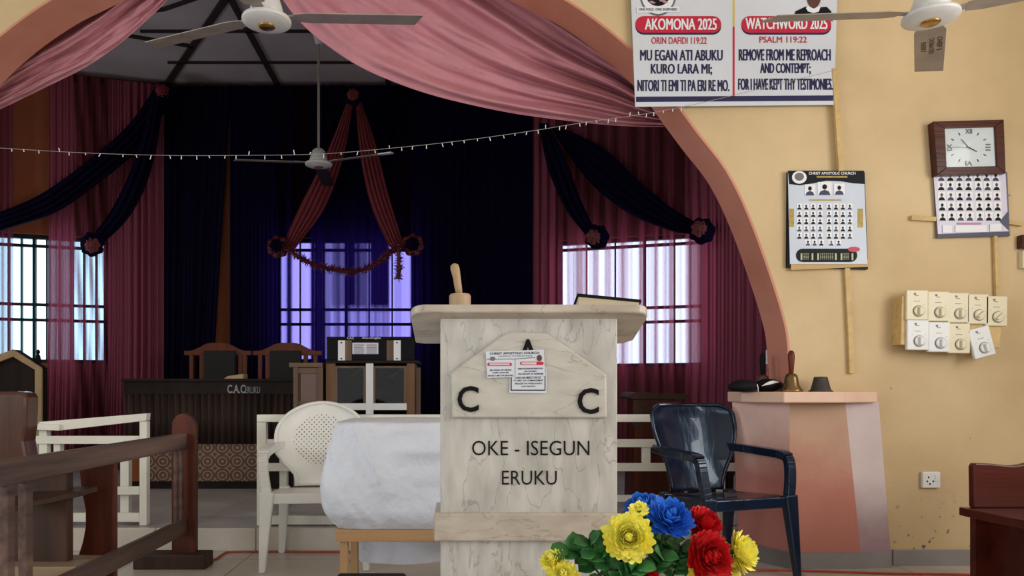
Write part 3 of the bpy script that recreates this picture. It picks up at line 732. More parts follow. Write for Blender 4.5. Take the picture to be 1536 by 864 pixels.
def calendar_b():
    Y = YF - .022; t = thing('wall_calendar', 'lilac white calendar of small portraits hanging below the square clock', 'calendar', P(1458, 356, Y))
    m = MB(); m.prism([(1406, 357), (1515, 354), (1511, 258), (1402, 258)], Y + .003, .014); m.build('back_pages', GREYP, t)
    m = MB(); m.prism([(1407, 351), (1513, 347), (1508, 256), (1400, 256)], Y, .002); m.build('front_page', pm('lilac_white_paper', (214, 212, 232), .4, var=.03), t)
    cells = [(1412 + c * 13.6 + r * .7 + (1.5 if c > 3 else 0), 279 + r * 15.2) for r in range(4) for c in range(7)] + [(1412 + c * 13.6, 265) for c in range(7)]
    portraits(cells, Y - .001, 5.8, 6.6, t)
    m = MB(); m.prism([(1513, 345), (1513, 316), (1500, 332)], Y - .003, .001); m.build('slate_corner', pm('slate_print_corner', (78, 82, 110), .5), t); m = MB(); m.prism([(1406, 356), (1515, 353), (1514, 347), (1407, 351)], Y - .002, .001); m.build('slate_border', pm('slate_print', (70, 74, 100), .5), t)
    m = MB(); m.rect(1414, 338, 1428, 349, Y - .004, .001); m.rect(1433, 338, 1480, 348, Y - .004, .001); m.rect(1485, 336, 1502, 347, Y - .004, .001); m.build('text_boxes', WHITEP, t)
    m = MB(); m.rect(1436, 334, 1472, 336.5, Y - .004, .001); m.build('pink_line', pm('pink_print', (205, 130, 160), .5), t)
calendar_b()
def clock():
    Y = YF - .055; t = thing('wall_clock', 'square brown framed wall clock with white dial on the ochre wall', 'clock', P(1454, 262, Y))
    o = [(1406, 263), (1509, 260), (1506, 179), (1400, 182)]; i = [(1420, 251), (1496, 249), (1493, 190), (1417, 192)]
    m = MB()
    for k in range(4): m.prism([o[k], o[(k + 1) % 4], i[(k + 1) % 4], i[k]], Y, .05)
    m.build('frame', CLOCKW, t, bevel=.003)
    MB().prism(i, Y + .012, .03).build('dial', pm('pale_dial', (205, 216, 222), .35, var=.02), t)
    cx, cy, Yd = 1453, 221, Y + .011
    for txt, ang in (('XII', 0), ('III', 90), ('VI', 180), ('IX', 270)):
        a = R(ang); x = cx + 29 * math.sin(a); y = cy - 24 * math.cos(a)
        text(txt, x - 5, y - 3.5, x + 5, y + 3.5, Yd, GREYP, t, .005, rot=-a, pivot=(x, y), name='numeral')
    m = MB()
    for ang in (30, 60, 120, 150, 210, 240, 300, 330):
        a = R(ang); x, y = cx + 28 * math.sin(a), cy - 23 * math.cos(a); m.bar(P(x - 2.2 * math.sin(a), y + 2.2 * math.cos(a), Yd), P(x + 2.2 * math.sin(a), y - 2.2 * math.cos(a), Yd), (.004, .002), up=(0, 1, 0))
    m.build('hour_marks', DARKP, t)
    for n_, ang, L, wd, dy in (('hour_hand', 117, 14, .006, .002), ('minute_hand', 318, 17, .004, .004), ('second_hand', 271, 26, .002, .006)):
        a = R(ang); m = MB(); m.bar(P(cx - 3 * math.sin(a), cy + 3 * math.cos(a), Yd - dy), P(cx + L * math.sin(a), cy - L * math.cos(a), Yd - dy), (wd, .0014), (wd * .5, .0014), up=(0, 1, 0)); m.build(n_, DARKP, t)
    MB().prism([(1417.5, 250.5), (1495.5, 248.5), (1492.5, 190.5), (1417.5, 192.5)], Y + .003, .0015).build('cover_glass', glass('clock_glass', (1, 1, 1), .012), t)
clock()
def conduit(label, pts, wpx, Y=None):
    m = MB(); Y = Y or YF - .012
    q = [P(x, y, Y) for x, y in pts]
    for a, b in zip(q, q[1:]): m.bar(a, b, (wpx / F * YF, .02), up=(0, 1, 0))
    return tag(m.build('cable_conduit', CONDUIT, bevel=.002), label, 'conduit')
conduit('ochre cable conduit between the banner corner and the thick church calendar', [(1251, 103), (1256, 180), (1261, 257)], 8, YF - .03)
conduit('ochre cable conduit below the thick church calendar, down to the pink pedestal', [(1270, 402), (1275, 500), (1277, 560)], 8)
conduit('short horizontal ochre conduit stub left of the lilac white calendar', [(1366, 327), (1403, 329)], 7)
conduit('short ochre conduit stub right of the lilac white calendar', [(1512, 334), (1532, 337)], 5)
conduit('thin ochre conduit running down from the lilac calendar to the regulators', [(1492, 354), (1495, 450)], 5)
# regulators
def regs():
    Y = YF - .10
    t = thing('switch_box', 'ochre wooden box carrying the two rows of fan regulators', 'box', P(1425, 520, YF - .03))
    m = MB(); m.prism([(1351, 517), (1500, 522), (1505, 448), (1353, 444)], YF - .085, .085); m.build('case', CONDUIT, t, bevel=.003)
    w_, h_ = 32 / F * YF, 44 / F * YF
    def reg(mat, label):
        r = thing('fan_regulator', label, 'fan regulator', (0, 0, 0), 0, 'fan regulators on the wall box')
        m = MB(); m.box((-w_ / 2, 0, 0), (w_ / 2, .022, h_)); m.build('plate', mat, r, bevel=.005, local=True)
        m = MB(); m.lathe([(.028, 0), (.028, .006), (.024, .01), (.001, .01)], n=24, mat=Matrix.Rotation(R(90), 4, 'X')); 
        k = m.build('dial', GREYP if False else mat, r, local=True, smooth=False); k.location = (.006, -.001, h_ * .3)
        m = MB(); m.lathe([(.030, 0), (.0305, .003), (.024, .004), (.024, 0)], n=24, mat=Matrix.Rotation(R(90), 4, 'X')); k2 = m.build('dial_ring', GREYP, r, local=True); k2.location = (.006, -.0005, h_ * .3)
        m = MB(); m.box((-.008, -.026, -.022), (.008, -.008, .022)); kn = m.build('grip', mat, r, bevel=.004, local=True); kn.location = (.006, 0, h_ * .3)
        m = MB()
        for a, b, c, d in ((-.02, .84, .012, .02), (-.015, .80, .02, .006), (-.02, .62, .034, .005), (-.034, .52, .004, .004), (.034, .52, .004, .004)): m.box((a, -.001, h_ * b), (a + c, 0, h_ * b + d * .5))
        m.build('printed_marks', GREYP, r, local=True)
        return r
    cols = 'first second third fourth fifth'.split()
    top = [(1376, 458), (1408, 460), (1438, 462), (1467, 464), (1495, 467)]; low = [(1377, 503), (1409, 506), (1439, 508)]
    c0 = reg(CREAMPL, ''); w0 = reg(COLDPL, ''); used = {}
    def put(src, x, y, label, rot=0, dz=0):
        o = src if src.name not in used else dup(src)
        used[src.name] = 1; o['label'] = label
        p = P(x, y + 22, Y); o.location = (p.x, Y, p.z); o.rotation_euler = (0, rot, 0); return o
    for k, (x, y) in enumerate(top): 
        o = put(c0, x, y, 'cream fan regulator, %s from the left in the upper row on the wall box' % cols[k], R(.5))
        if k > 2:
            for c in o.children:
                if c.name.startswith('grip'): c.rotation_euler = (0, R(50), 0)
    for k, (x, y) in enumerate(low): put((w0, w0, c0)[k], x, y, '%s fan regulator, %s from the left in the lower row on the wall box' % (('white', 'white', 'cream')[k], cols[k]), R(.6))
    put(w0, 1479, 513, 'white fan regulator hanging crooked at the lower right end of the box', R(-15))
regs()
def socket():
    t = thing('wall_socket', 'white square wall socket low on the ochre wall', 'socket', P(1398, 733, YF - .02))
    m = MB(); m.rect(1384, 708, 1411, 732, YF - .022, .022); m.build('plate', COLDPL, t, bevel=.004)
    m = MB()
    for x, y in ((1393, 716), (1391, 722), (1400, 722), (1395, 726)): m.rect(x - 1, y - 1.3, x + 1, y + 1.3, YF - .023, .002)
    m.build('pin_holes', DARKP, t)
    m = MB(); m.rect(1403, 712, 1408, 722, YF - .025, .004); m.build('rocker_switch', COLDPL, t, bevel=.001)
socket()
m = MB(); m.rect(1533, 352, 1556, 372, YF - .04, .04); tag(m.build('wooden_block', CLOCKW, bevel=.003), 'dark wooden block on the wall at the far right edge', 'block')
m = MB(); m.rect(1534, 376, 1556, 402, YF - .03, .03); tag(m.build('notice_card', CREAMPL, bevel=.002), 'cream card on the wall at the far right edge, below the dark block', 'card')

# ------------------------------------------------------------------ pink pedestal with bells
def pedestal():
    t = thing('masonry_pedestal', 'pink and tan masonry pedestal at the right foot of the arch', 'pedestal', (PX(1210, 4), 4.0, 0))
    def loop(pts, z): return [(PX(x, Y), Y, z) for x, Y in pts]
    top = [(1098, 4.30), (1184, 3.97), (1268, 3.97), (1318, 4.0)]; bot = [(1108, 4.30), (1186, 3.98), (1291, 3.985), (1336, 4.01)]
    XJ = arch[-1][0] - .014; YW = YF - .003
    zb, zt = .085, PZ(603, 3.95)
    m = MB(); T = [m.bm.verts.new(p) for p in loop(top, zt)]; B = [m.bm.verts.new(p) for p in loop(bot, zb)]
    bk = lambda P_, z: [m.bm.verts.new(p) for p in ((P_[3].co.x, YW, z), (XJ, YW, z), (XJ, 4.30, z))]
    tb = bk(T, zt); bb = bk(B, zb)
    T += tb; B += bb
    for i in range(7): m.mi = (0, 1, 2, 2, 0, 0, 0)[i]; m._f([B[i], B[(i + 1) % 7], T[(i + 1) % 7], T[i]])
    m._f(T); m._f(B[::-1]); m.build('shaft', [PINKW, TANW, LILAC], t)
    cap = [(1091, 4.29), (1112, 4.08), (1176, 3.84), (1266, 3.86), (1316, 3.97)]
    z0, z1 = PZ(604, 3.9), H + .001
    m = MB(); C = loop(cap, z0) + [(PX(1316, 3.97), YW, z0), (XJ, YW, z0), (XJ, 4.30, z0)]
    m.hull(C, [(a, b, z1) for a, b, c in C]); m.build('cap', CAPW, t, bevel=.006)
    pl = [(1104, 4.30), (1186, 3.965), (1292, 3.97), (1337, 3.995)]
    C = loop(pl, 0) + [(PX(1337, 3.995), YW, 0), (XJ, YW, 0), (XJ, 4.30, 0)]
    m = MB(); m.hull(C, [(a, b, zb + .001) for a, b, c in C]); m.build('tile_base', SKIRT, t)
pedestal()
ZP = H + .001
def bell(label, x, Y, s, hm, bm_, n='hand_bell'):
    c = (PX(x, Y), Y, ZP); t = thing(n, label, 'bell', c); lo = dict(parent=t, local=True, smooth=True)
    MB().lathe([(.052 * s, 0), (.060 * s, .003 * s), (.056 * s, .012 * s), (.040 * s, .035 * s), (.034 * s, .075 * s), (.030 * s, .09 * s), (.018 * s, .1 * s), (.001, .101 * s)]).build('bell_body', bm_, **lo)
    MB().lathe([(.008 * s, .098 * s), (.012 * s, .108 * s), (.014 * s, .14 * s), (.018 * s, .19 * s), (.016 * s, .21 * s), (.010 * s, .222 * s), (.001, .226 * s)]).build('handle', hm, **lo)
bell('brass hand bell with red brown wooden handle standing on the pink pedestal', 1187, 3.935, .98, HANDLE, BELLM)
bell('dark hand bell with black handle behind the black pouch on the pedestal', 1144, 4.20, .97, BLACK, pm('brown_bell', (92, 62, 54), .4, metal=.3))
t_ = MB(); t_.lathe([(.060, 0), (.062, .003), (.050, .012), (.034, .075), (.032, .08), (.001, .081)], c=(PX(1231, 3.95), 3.95, ZP)); tag(t_.build('rubber_cup', RUBBER, smooth=True), 'small dark grey cone shaped cup upside down beside the brass bell', 'cup')
def pouch():
    Y = 4.03; c = (PX(1132, Y), Y, ZP); t = thing('black_pouch', 'black cloth pouch with a pale patch lying on the pedestal edge', 'pouch', c)
    def blob(cx, cz, rx, ry, rz, seed):
        m = MB()
        def fn(u, v):
            a = u * 6.283; b = -1.5708 + v * 3.1416; n_ = 1 + .16 * noise.noise(Vector((math.cos(a) * 1.5, math.sin(a) * 1.5, b + seed)))
            return Vector((cx + rx * math.cos(b) * math.cos(a) * n_, ry * math.cos(b) * math.sin(a), max(0.0005, cz + rz * math.sin(b) * n_)))
        m.grid(24, 12, fn); return m
    blob(-.06, .03, .085, .07, .034, 1).build('pouch_body', MATBLACK, t, smooth=True, local=True)
    blob(.07, .035, .078, .06, .036, 4).build('pouch_flap', BLACK, t, smooth=True, local=True)
    m = MB(); m.grid(10, 4, lambda u, v: Vector((.015 + .1 * u, -.062 + .02 * abs(u - .5), .03 + .018 * v * math.sin(3.14 * u) + .022 * u))); m.build('pale_patch', COLDPL, t, smooth=True, solid=.002, local=True)
    m = MB(); m.tube([(-.01, -.058, .04), (-.008, -.066, .02), (-.006, -.062, .001)], .0025, 6); m.build('zip_pull', COLDPL, t, local=True)
pouch()
def card():
    Y = 4.34; t = thing('upright_card', 'upright white and pink card standing behind the bells on the pedestal', 'card', (PX(1159, Y), Y, ZP))
    m = MB(); m.box((PX(1151, Y), Y, ZP), (PX(1171, Y), Y + .012, PZ(546, Y))); m.build('pink_half', pm('pink_card', (220, 130, 150), .5, var=.15, scale=30), t)
    m = MB(); m.box((PX(1150, Y), Y, PZ(546, Y)), (PX(1170, Y), Y + .012, PZ(525, Y))); m.build('white_half', WHITEP, t)
card()

# ------------------------------------------------------------------ marble lectern
YL = 2.30
def lectern():
    t = thing('lectern', 'cream marble lectern with black C A C letters in the middle', 'lectern', (PX(793, YL), YL + .1, 0))
    xa, xb = PX(660.5, YL), PX(926, YL); D = .2
    zt = PZ(469, YL)
    m = MB(); m.hull([(xa, YL, 0), (xb, YL, 0), (xb, YL + D, 0), (xa, YL + D, 0)], [(xa, YL, zt), (xb, YL, zt), (xb, YL + D, zt - .088), (xa, YL + D, zt - .088)]); m.build('body', MARBLE, t, bevel=.003)
    m = MB(); m.box((PX(651, YL - .02), YL - .022, PZ(812, YL - .02)), (PX(929, YL - .02), YL + D + .015, PZ(770, YL - .02))); m.build('base_moulding', MARBLE2, t, bevel=.005)
    m = MB(); m.box((xa - .02, YL - .03, 0), (xb + .02, YL + D + .02, .1)); m.build('foot', MARBLE2, t, bevel=.004)
    # sloping reading slab, rounded front corners
    Y0, Y1 = 2.255, 2.50; x0, x1 = PX(615, Y0), PX(976, Y0); r = .045
    pts = [(x0 + .004, Y1 - .01), (x0, Y0 + r)]
    for k in range(7): a = R(180 + 90 * k / 6); pts.append((x0 + r + r * math.cos(a), Y0 + r + r * math.sin(a)))
    for k in range(7): a = R(270 + 90 * k / 6); pts.append((x1 - r + r * math.cos(a), Y0 + r + r * math.sin(a)))
    pts += [(x1 - .002, Y1 - .03), (x1 - .03, Y1), (x0 + .03, Y1)]
    zf = PZ(456, Y0); sl = (PZ(456, Y0) - .026 - PZ(516, Y1)) / (Y1 - Y0)
    zz = lambda y: zf - sl * (y - Y0)
    m = MB(); m.hull([(x, y, zz(y) - .026) for x, y in pts], [(x, y, zz(y)) for x, y in pts]); m.build('reading_slab', MARBLE2, t, bevel=.004)
    # plaque
    Yp = YL - .018
    m = MB(); m.prism([(678, 627), (911, 627), (910, 561), (820, 499), (768, 497), (758, 500), (676, 559)], Yp, .018); m.build('plaque', MARBLE3, t, bevel=.006)
    for s, a, b, c, d in (('A', 776, 509, 808, 547), ('C', 686, 579, 718, 618), ('C', 866, 582, 898, 621)): text(s, a, b, c, d, Yp, BLACK, t, .016, depth=.005, proud=.003)
    text('OKE - ISEGUN', 708, 661, 884, 683, YL, BLACK, t, -.005, depth=.002)
    text('ERUKU', 753, 706, 835, 727, YL, BLACK, t, -.005, depth=.002)
    return zz
zz = lectern()
YS1 = YL - .0245
def stick(label, quad, Y, build):
    t = thing('paper_notice', label, 'notice', P(quad[0][0], quad[0][1], Y)); MB().prism(quad, Y, .0008).build('sheet', PAPER, t); build(t, Y)
def n1(t, Y):
    rot = R(.9); pv = (773, 547)
    kw = dict(rot=rot, pivot=pv, depth=.0003, proud=.0004)
    text('CHRIST APOSTOLIC CHURCH', 735, 528, 809, 531.5, Y, DARKP, t, .02, **kw)
    text('NIGERIA WORLDWIDE', 748, 533, 799, 535, Y, GREYP, t, 0, **kw)
    m = MB(); m.prism([(730, 538.5), (772, 538), (803, 535.5), (803, 536.5), (772, 539), (730, 539.5)], Y - .0007, .0005); m.rect(772.5, 538, 773, 565, Y - .0007, .0005); m.build('rule', GREYP, t)
    m = MB(); pill(m, 731, 544, 768, 549, Y - .0007, .0005); pill(m, 780, 542.5, 815.5, 547.5, Y - .0007, .0005); m.build('heading_panel', REDP, t)
    m = MB(); pill(m, 734, 545, 765, 548, Y - .0014, .0005); pill(m, 782, 543.3, 805, 546.7, Y - .0014, .0005); m.build('heading_words', pm('pale_pink_print', (235, 200, 215), .5), t)
    for s, a, b, c, d in (('MU EGAN ATI ABUKU', 735, 553.5, 767, 556), ('KURO LARA MI;', 739, 557.5, 763, 560), ('NITORI TI EMI TI PA ERI RE MO.', 732, 561.8, 770, 564.2),
                          ('REMOVE FROM ME REPROACH', 777, 552, 814, 554.5), ('AND CONTEMPT;', 786, 556.2, 805, 558.6), ('FOR I HAVE KEPT THY TESTIMONIES.', 777, 560, 815, 562.4)): text(s, a, b, c, d, Y, NAVYP, t, .025, **kw)
    m = MB(); ell(m, 809, 537, 4, 5, Y - .0014, .0005, 12); m.build('portrait', SKIN, t); m = MB(); ell(m, 739, 538, 4, 3.2, Y - .0014, .0005, 12); m.build('emblem', GREYP, t)
def n2(t, Y):
    m = MB()
    for r in ((766, 553, 767.6, 586), (817, 553, 818.2, 585), (766, 584.5, 818, 586)): m.rect(*r, Y - .0007, .0005)
    m.build('border', DARKP, t)
    kw = dict(rot=R(.5), pivot=(792, 575), depth=.0003, proud=.0004)
    for a, y0, y1, x0, x1 in (('LORD HAS MERCY ON US', 565, 568, 773, 811), ('TO OBEY THY COMMANDMENT', 569.5, 572, 770, 815), ('AND KEEP THY WORD ALWAYS', 574, 576.5, 772, 813), ('AND REJOICE', 578.5, 581, 782, 803)): text(a, x0, y0, x1, y1, Y, DARKP, t, .012, **kw)
stick('small white notice with a black border, partly tucked under the wider notice on the lectern', [(764, 589), (820, 590), (820, 551), (765, 551)], YS1 + .002, n2)
stick('white notice with tiny red headings stuck over the A on the lectern plaque', [(731, 567), (818, 564), (815.5, 524.5), (728.5, 527.5)], YS1, n1)
def mallet():
    Y = 2.33; z0 = zz(Y + .03) + .001; p = Vector((PX(690, Y), Y, z0)); t = thing('wooden_mallet', 'tan wooden mallet standing head down on the lectern, handle leaning left', 'mallet', p)
    hgt = PZ(441, Y) - z0
    MB().lathe([(.033, 0), (.034, .004), (.034, hgt - .006), (.030, hgt), (.001, hgt)]).build('head', TANWOOD, t, smooth=False, bevel=.002, local=True)
    q = lambda x, y: P(x, y, Y) - p
    MB().tube([q(689, 442), q(687.5, 432), q(685, 415), q(682.5, 403), q(681.5, 398), q(681, 395.5)], [.0105, .0115, .0125, .0145, .0125, .005], 16).build('handle', TANWOOD, t, smooth=True, local=True)
mallet()
def book():
    Y0, Y1 = 2.30, 2.42; a, b = PX(866, Y0), PX(962, Y0)
    t = thing('bible', 'thick black covered book with cream pages lying on the lectern top', 'book', ((a + b) / 2, Y0, zz(Y0)))
    def sl(x0, x1, y0, y1, l0, l1, r0, r1):
        # slab following the slope; l = left heights, r = right heights above the lectern top
        return MB().hull([(x0, y0, zz(y0) + l0), (x1, y0, zz(y0) + r0), (x1, y1, zz(y1) + r0), (x0, y1, zz(y1) + l0)], [(x0, y0, zz(y0) + l1), (x1, y0, zz(y0) + r1), (x1, y1, zz(y1) + r1), (x0, y1, zz(y1) + l1)])
    z_ = lambda y: PZ(y, Y0) - zz(Y0)
    sl(a + .004, b - .006, Y0 + .003, Y1 - .003, .002, z_(444.5), .002, z_(453)).build('pages', pm('cream_pages', (215, 200, 170), .7), t)
    sl(a, b, Y0, Y1, z_(444.5), z_(440), z_(453), z_(449.5)).build('cover', BLACK, t)
    sl(a, b, Y0, Y1, .0005, .002, .0005, .002).build('cover', BLACK, t)
book()

# ------------------------------------------------------------------ white cloth load on a low pine bench
def bench():
    Y0, Y1 = 2.98, 3.34; xa, xb = PX(503, Y0), .62; zt = PZ(795, Y0); zb = PZ(813, Y0)
    t = thing('low_bench', 'low raw pine bench under the white draped cloth', 'bench', (0, 3.15, 0))
    m = MB(); m.box((xa, Y0, zb), (xb, Y0 + .03, zt)); m.build('front_rail', PINE, t, bevel=.002)
    m = MB(); m.box((xa, Y1 - .03, zb), (xb, Y1, zt)); m.build('back_rail', PINE, t, bevel=.002)
    m = MB(); m.box((xa, Y0 + .03, zb + .02), (xb, Y1 - .03, zt)); m.build('top_board', PINE, t)
    wl = 12 / F * Y0
    for x in (PX(509, Y0), xb - .06):
        for y in (Y0 + .012, Y1 - .05):
            m = MB(); m.box((x, y, 0), (x + wl, y + .035, zb)); m.build('leg', PINEV, t, bevel=.002)
    return zt
ZB = bench()
def cloth():
    # outline rings: left x / front Y at heights, from the bench up
    lv0 = [(ZB + .001, -.50, 2.985), (ZB + .03, -.525, 2.965), (.47, -.555, 2.945), (.56, -.562, 2.94), (.66, -.545, 2.945), (.74, -.530, 2.952), (.80, -.516, 2.962), (.824, -.508, 2.97), (.830, -.500, 2.98)]
    lv = [tuple(p) for p in cat(lv0[:-2], 26)] + lv0[-2:]; NL = len(lv)
    xr = .56; yb = 3.56
    m = MB(); n = 260; rings = []
    for k, (z, xl, yf) in enumerate(lv):
        ring = []; cx, cy = (xl + xr) / 2, (yf + yb) / 2; hx, hy = (xr - xl) / 2, (yb - yf) / 2
        for i in range(n):
            a = 6.2832 * i / n; c, s = math.cos(a), math.sin(a); e = 2 / 9
            x = cx + hx * math.copysign(abs(c) ** e, c); y = cy + hy * math.copysign(abs(s) ** e, s)
            f = 1 - abs(k - 4) / 5
            d = .012 * noise.noise(Vector((x * 5, y * 5, z * 4))) + .006 * noise.noise(Vector((x * 20 + z * 12, y * 20, z * 5))) + .0025 * noise.noise(Vector((x * 40, y * 40, z * 34)))
            d += .016 * math.exp(-(((x + .33) + (z - .65) * .45) / .014) ** 2) * (1 if y < 3.1 else 0) + .014 * math.exp(-(((x + .19) + (z - .6) * .32) / .012) ** 2) * (1 if y < 3.1 else 0)
            nx, ny = c, s
            ring.append(m.bm.verts.new((x + nx * d * 1.5, y + ny * d * 1.5, z + (.004 * noise.noise(Vector((x * 6, y * 6, 3))) if k > NL - 4 else 0))))
        rings.append(ring)
    for A, B in zip(rings, rings[1:]):
        for i in range(n): m._f([A[i], A[(i + 1) % n], B[(i + 1) % n], B[i]])
    c = m.bm.verts.new((.03, 3.3, .835))
    for i in range(n): m._f([rings[-1][i], rings[-1][(i + 1) % n], c])
    # tail hanging behind the bench legs
    m.grid(30, 12, lambda u, v: Vector((-.46 + 1.0 * u, 3.47 + .02 * math.sin(u * 16) + .02 * noise.noise(Vector((u * 5, v * 4, 1))), ZB + .06 - v * (ZB + .06 - PZ(843, 3.47) + .012 * math.sin(u * 9)))))
    tag(m.build('white_cloth', CLOTHW, smooth=True, subsurf=1), 'white wrinkled cloth draped over a bulky load on the pine bench, left of the lectern', 'cloth')
cloth()
tag(MB().box((PX(507, 2.5), 2.2, .0), (PX(610, 2.5), 2.5, PZ(858.5, 2.5))).build('black_box', MATBLACK, bevel=.012), 'black box whose top edge shows at the bottom, before the pine bench', 'box')

# ------------------------------------------------------------------ plastic armchairs
def perforated(base):
    m = base.copy(); m.name = 'perforated_white_plastic'; nt = m.node_tree
    out = [n for n in nt.nodes if n.type == 'OUTPUT_MATERIAL'][0]; b = nt.nodes['Principled BSDF']
    tc = N(nt, 'ShaderNodeTexCoord'); sp = N(nt, 'ShaderNodeSeparateXYZ'); nt.links.new(tc.outputs['Object'], sp.inputs[0])
    def math_(op, a, b_=None):
        q = N(nt, 'ShaderNodeMath', operation=op)
        for i, v in enumerate((a, b_)):
            if v is None: continue
            if isinstance(v, (int, float)): q.inputs[i].default_value = v
            else: nt.links.new(v, q.inputs[i])
        return q.outputs[0]
    x, z = sp.outputs[0], sp.outputs[2]; k = 6.2832 / .0205
    s1 = math_('SINE', math_('MULTIPLY', math_('ADD', x, z), k * .72)); s2 = math_('SINE', math_('MULTIPLY', math_('SUBTRACT', x, z), k * .72))
    hole = math_('GREATER_THAN', math_('MULTIPLY', s1, s2), .42)
    inr = math_('LESS_THAN', math_('ADD', math_('POWER', math_('DIVIDE', x, .165), 2), math_('POWER', math_('DIVIDE', math_('SUBTRACT', z, .665), .15), 2)), 1)
    s3 = math_('GREATER_THAN', s1, 0)
    fac = math_('MULTIPLY', math_('MULTIPLY', hole, inr), s3)
    tr = N(nt, 'ShaderNodeBsdfTransparent'); mx = N(nt, 'ShaderNodeMixShader')
    nt.links.new(fac, mx.inputs[0]); nt.links.new(b.outputs[0], mx.inputs[1]); nt.links.new(tr.outputs[0], mx.inputs[2]); nt.links.new(mx.outputs[0], out.inputs[0])
    return m
def armchair(label, loc, rz, mat, backmat, wfun, ztop, group=None, armz=.62):
    t = thing('plastic_armchair', label, 'chair', loc, rz, group); lo = dict(parent=t, local=True)
    # seat dish
    m = MB(); m.grid(14, 12, lambda u, v: Vector(((u - .5) * (.50 - .06 * v), -.22 + .44 * v, .415 - .03 * v - .018 * math.sin(3.14 * u) * math.sin(3.14 * v) - (.03 * (1 - min(1, v * 8))))))
    m.build('seat', mat, smooth=True, solid=.008, **lo)
    for nm, a, b in (('seat_apron', (-.25, -.225), (.25, -.225)), ('seat_apron', (-.25, -.225), (-.215, .2)), ('seat_apron', (.25, -.225), (.215, .2))):
        m = MB(); m.bar((a[0], a[1], .385), (b[0], b[1], .385 if a[1] == b[1] else .365), (.014, .055)); m.build(nm, mat, bevel=.005, **lo)
    for s in (-1, 1):
        m = MB(); m.bar((s * .25, -.215, .42), (s * .272, -.25, 0), (.078, .05), (.034, .032), up=(0, 1, 0)); m.build('leg', mat, bevel=.008, **lo)
        m = MB(); m.bar((s * .21, .19, .40), (s * .235, .25, 0), (.06, .05), (.036, .036), up=(0, 1, 0)); m.build('leg', mat, bevel=.008, **lo)
        m = MB(); ap = cat([(s * .25, -.215, .40), (s * .268, -.205, .50), (s * .275, -.19, armz - .03), (s * .275, -.155, armz), (s * .275, -.03, armz + .008), (s * .268, .12, armz + .015), (s * .235, .235, armz + .02)], 24)
        for a, b in zip(ap, ap[1:]):
            vert = abs((b - a).z) > abs((b - a).y)
            m.bar(a, b + (b - a) * .15, (.036, .05) if vert else (.058, .042), up=(s, 0, .0) if vert else (0, 0, 1))
        m.build('armrest', mat, bevel=.004, **lo)
    def bk(u, v):
        z = .40 + (ztop - .40) * v; w_ = wfun(v); x = (u - .5) * 2
        return Vector((x * w_, .20 + .13 * v + .012 - .085 * abs(x) ** 2.2 * min(1, v * 2 + .25) * (w_ / .25), z + (.0 if v < 1 else 0)))
    bk0 = bk; bk = lambda u, v: bk0(u, 1 - (1 - v) ** 1.8)
    m = MB(); m.grid(30, 40, bk); m.build('backrest', backmat, smooth=True, solid=.008, **lo)
    m = MB(); rim = [bk(0, v / 24) for v in range(25)] + [bk(u / 16, 1) for u in range(1, 16)] + [bk(1, 1 - v / 24) for v in range(25)]
    m.tube(rim, .011, 8); m.build('back_rim', mat, smooth=True, **lo)
    return t
def wround(v):
    # round back on a narrow waist
    zc = .60
    if v < .36: return .145 + .088 * smooth01(.10, .36, v)
    q = (v - zc) / (1 - zc) if v > zc else (v - zc) / .62
    return max(.02, .262 * math.sqrt(max(0, 1 - q * q))) if v > zc else .13 + .132 * math.sqrt(max(0, 1 - q * q))
armchair('white plastic armchair with round perforated back, behind the white cloth', (-.775, 4.15, 0), R(6), WHITEPL, perforated(WHITEPL), wround, .885)
def wblue(v):
    if v > .86: q = (v - .86) / .14; return .272 - .07 * q ** 2.6
    return .165 + .107 * smooth01(0, .8, v)
armchair('dark blue plastic armchair turned aside, in front of the pink pedestal', (1.405, 3.93, 0), R(19), BLUEPL, BLUEPL, wblue, .875)

# ------------------------------------------------------------------ white communion rails
def rail_fence(label, posts, rails, loc):
    t = thing('altar_rail', label, 'railing', loc)
    for (x0, x1, y0, y1, Y) in posts: m = MB(); m.rect(x0, y0, x1, y1, Y, .05); m.build('post', WHITEPAINT, t, bevel=.003)
    for q, Y, d in rails: m = MB(); m.prism(q, Y, d); m.build('rail', WHITEPAINT, t, bevel=.003)
YP = 4.50
zb_ = CY + (H - ST) * F / YP - .5
R4 = lambda x0, y0, x1, y1: [(x0, y1), (x1, y1), (x1, y0), (x0, y0)]
rail_fence('long white wooden altar rail on the platform edge, behind lectern and armchairs',
           [(385, 399, 633, zb_, YP), (419, 430, 656, zb_, YP + .06), (700, 712, 634, zb_, YP), (965, 976, 671, 695, YP + .02), (1078, 1088, 636, zb_, YP)],
           [(R4(385, 622, 1106, 633), YP - .01, .08), (R4(399, 659, 1106, 671), YP + .008, .03), (R4(399, 695, 1106, 707), YP + .008, .03), (R4(399, 743, 1106, 753), YP + .065, .03), (R4(399, 774, 1106, 787), YP + .004, .04)], (.2, YP, ST))
rail_fence('white wooden altar rail at left, its loose top bars sloping behind the dark pew',
           [(209, 220, 632, zb_, YP), (180, 193, 688, zb_ - 6, YP + .06), (58, 70, 640, zb_, YP + .02), (80, 90, 664, zb_, YP + .04), (46, 56, 664, zb_, YP + .04), (-60, -46, 640, zb_, YP)],
           [([(88, 646), (219, 631), (220, 620), (58, 633), (58, 640), (85, 640)], YP - .01, .06), ([(-70, 640), (88, 646), (89, 637), (-70, 630)], YP - .035, .03), (R4(-70, 654, 209, 666), YP + .008, .03), ([(-70, 745), (209, 742), (209, 730), (-70, 733)], YP + .008, .03), (R4(-70, 770, 209, 783), YP + .004, .04)], (-2.3, YP, ST))

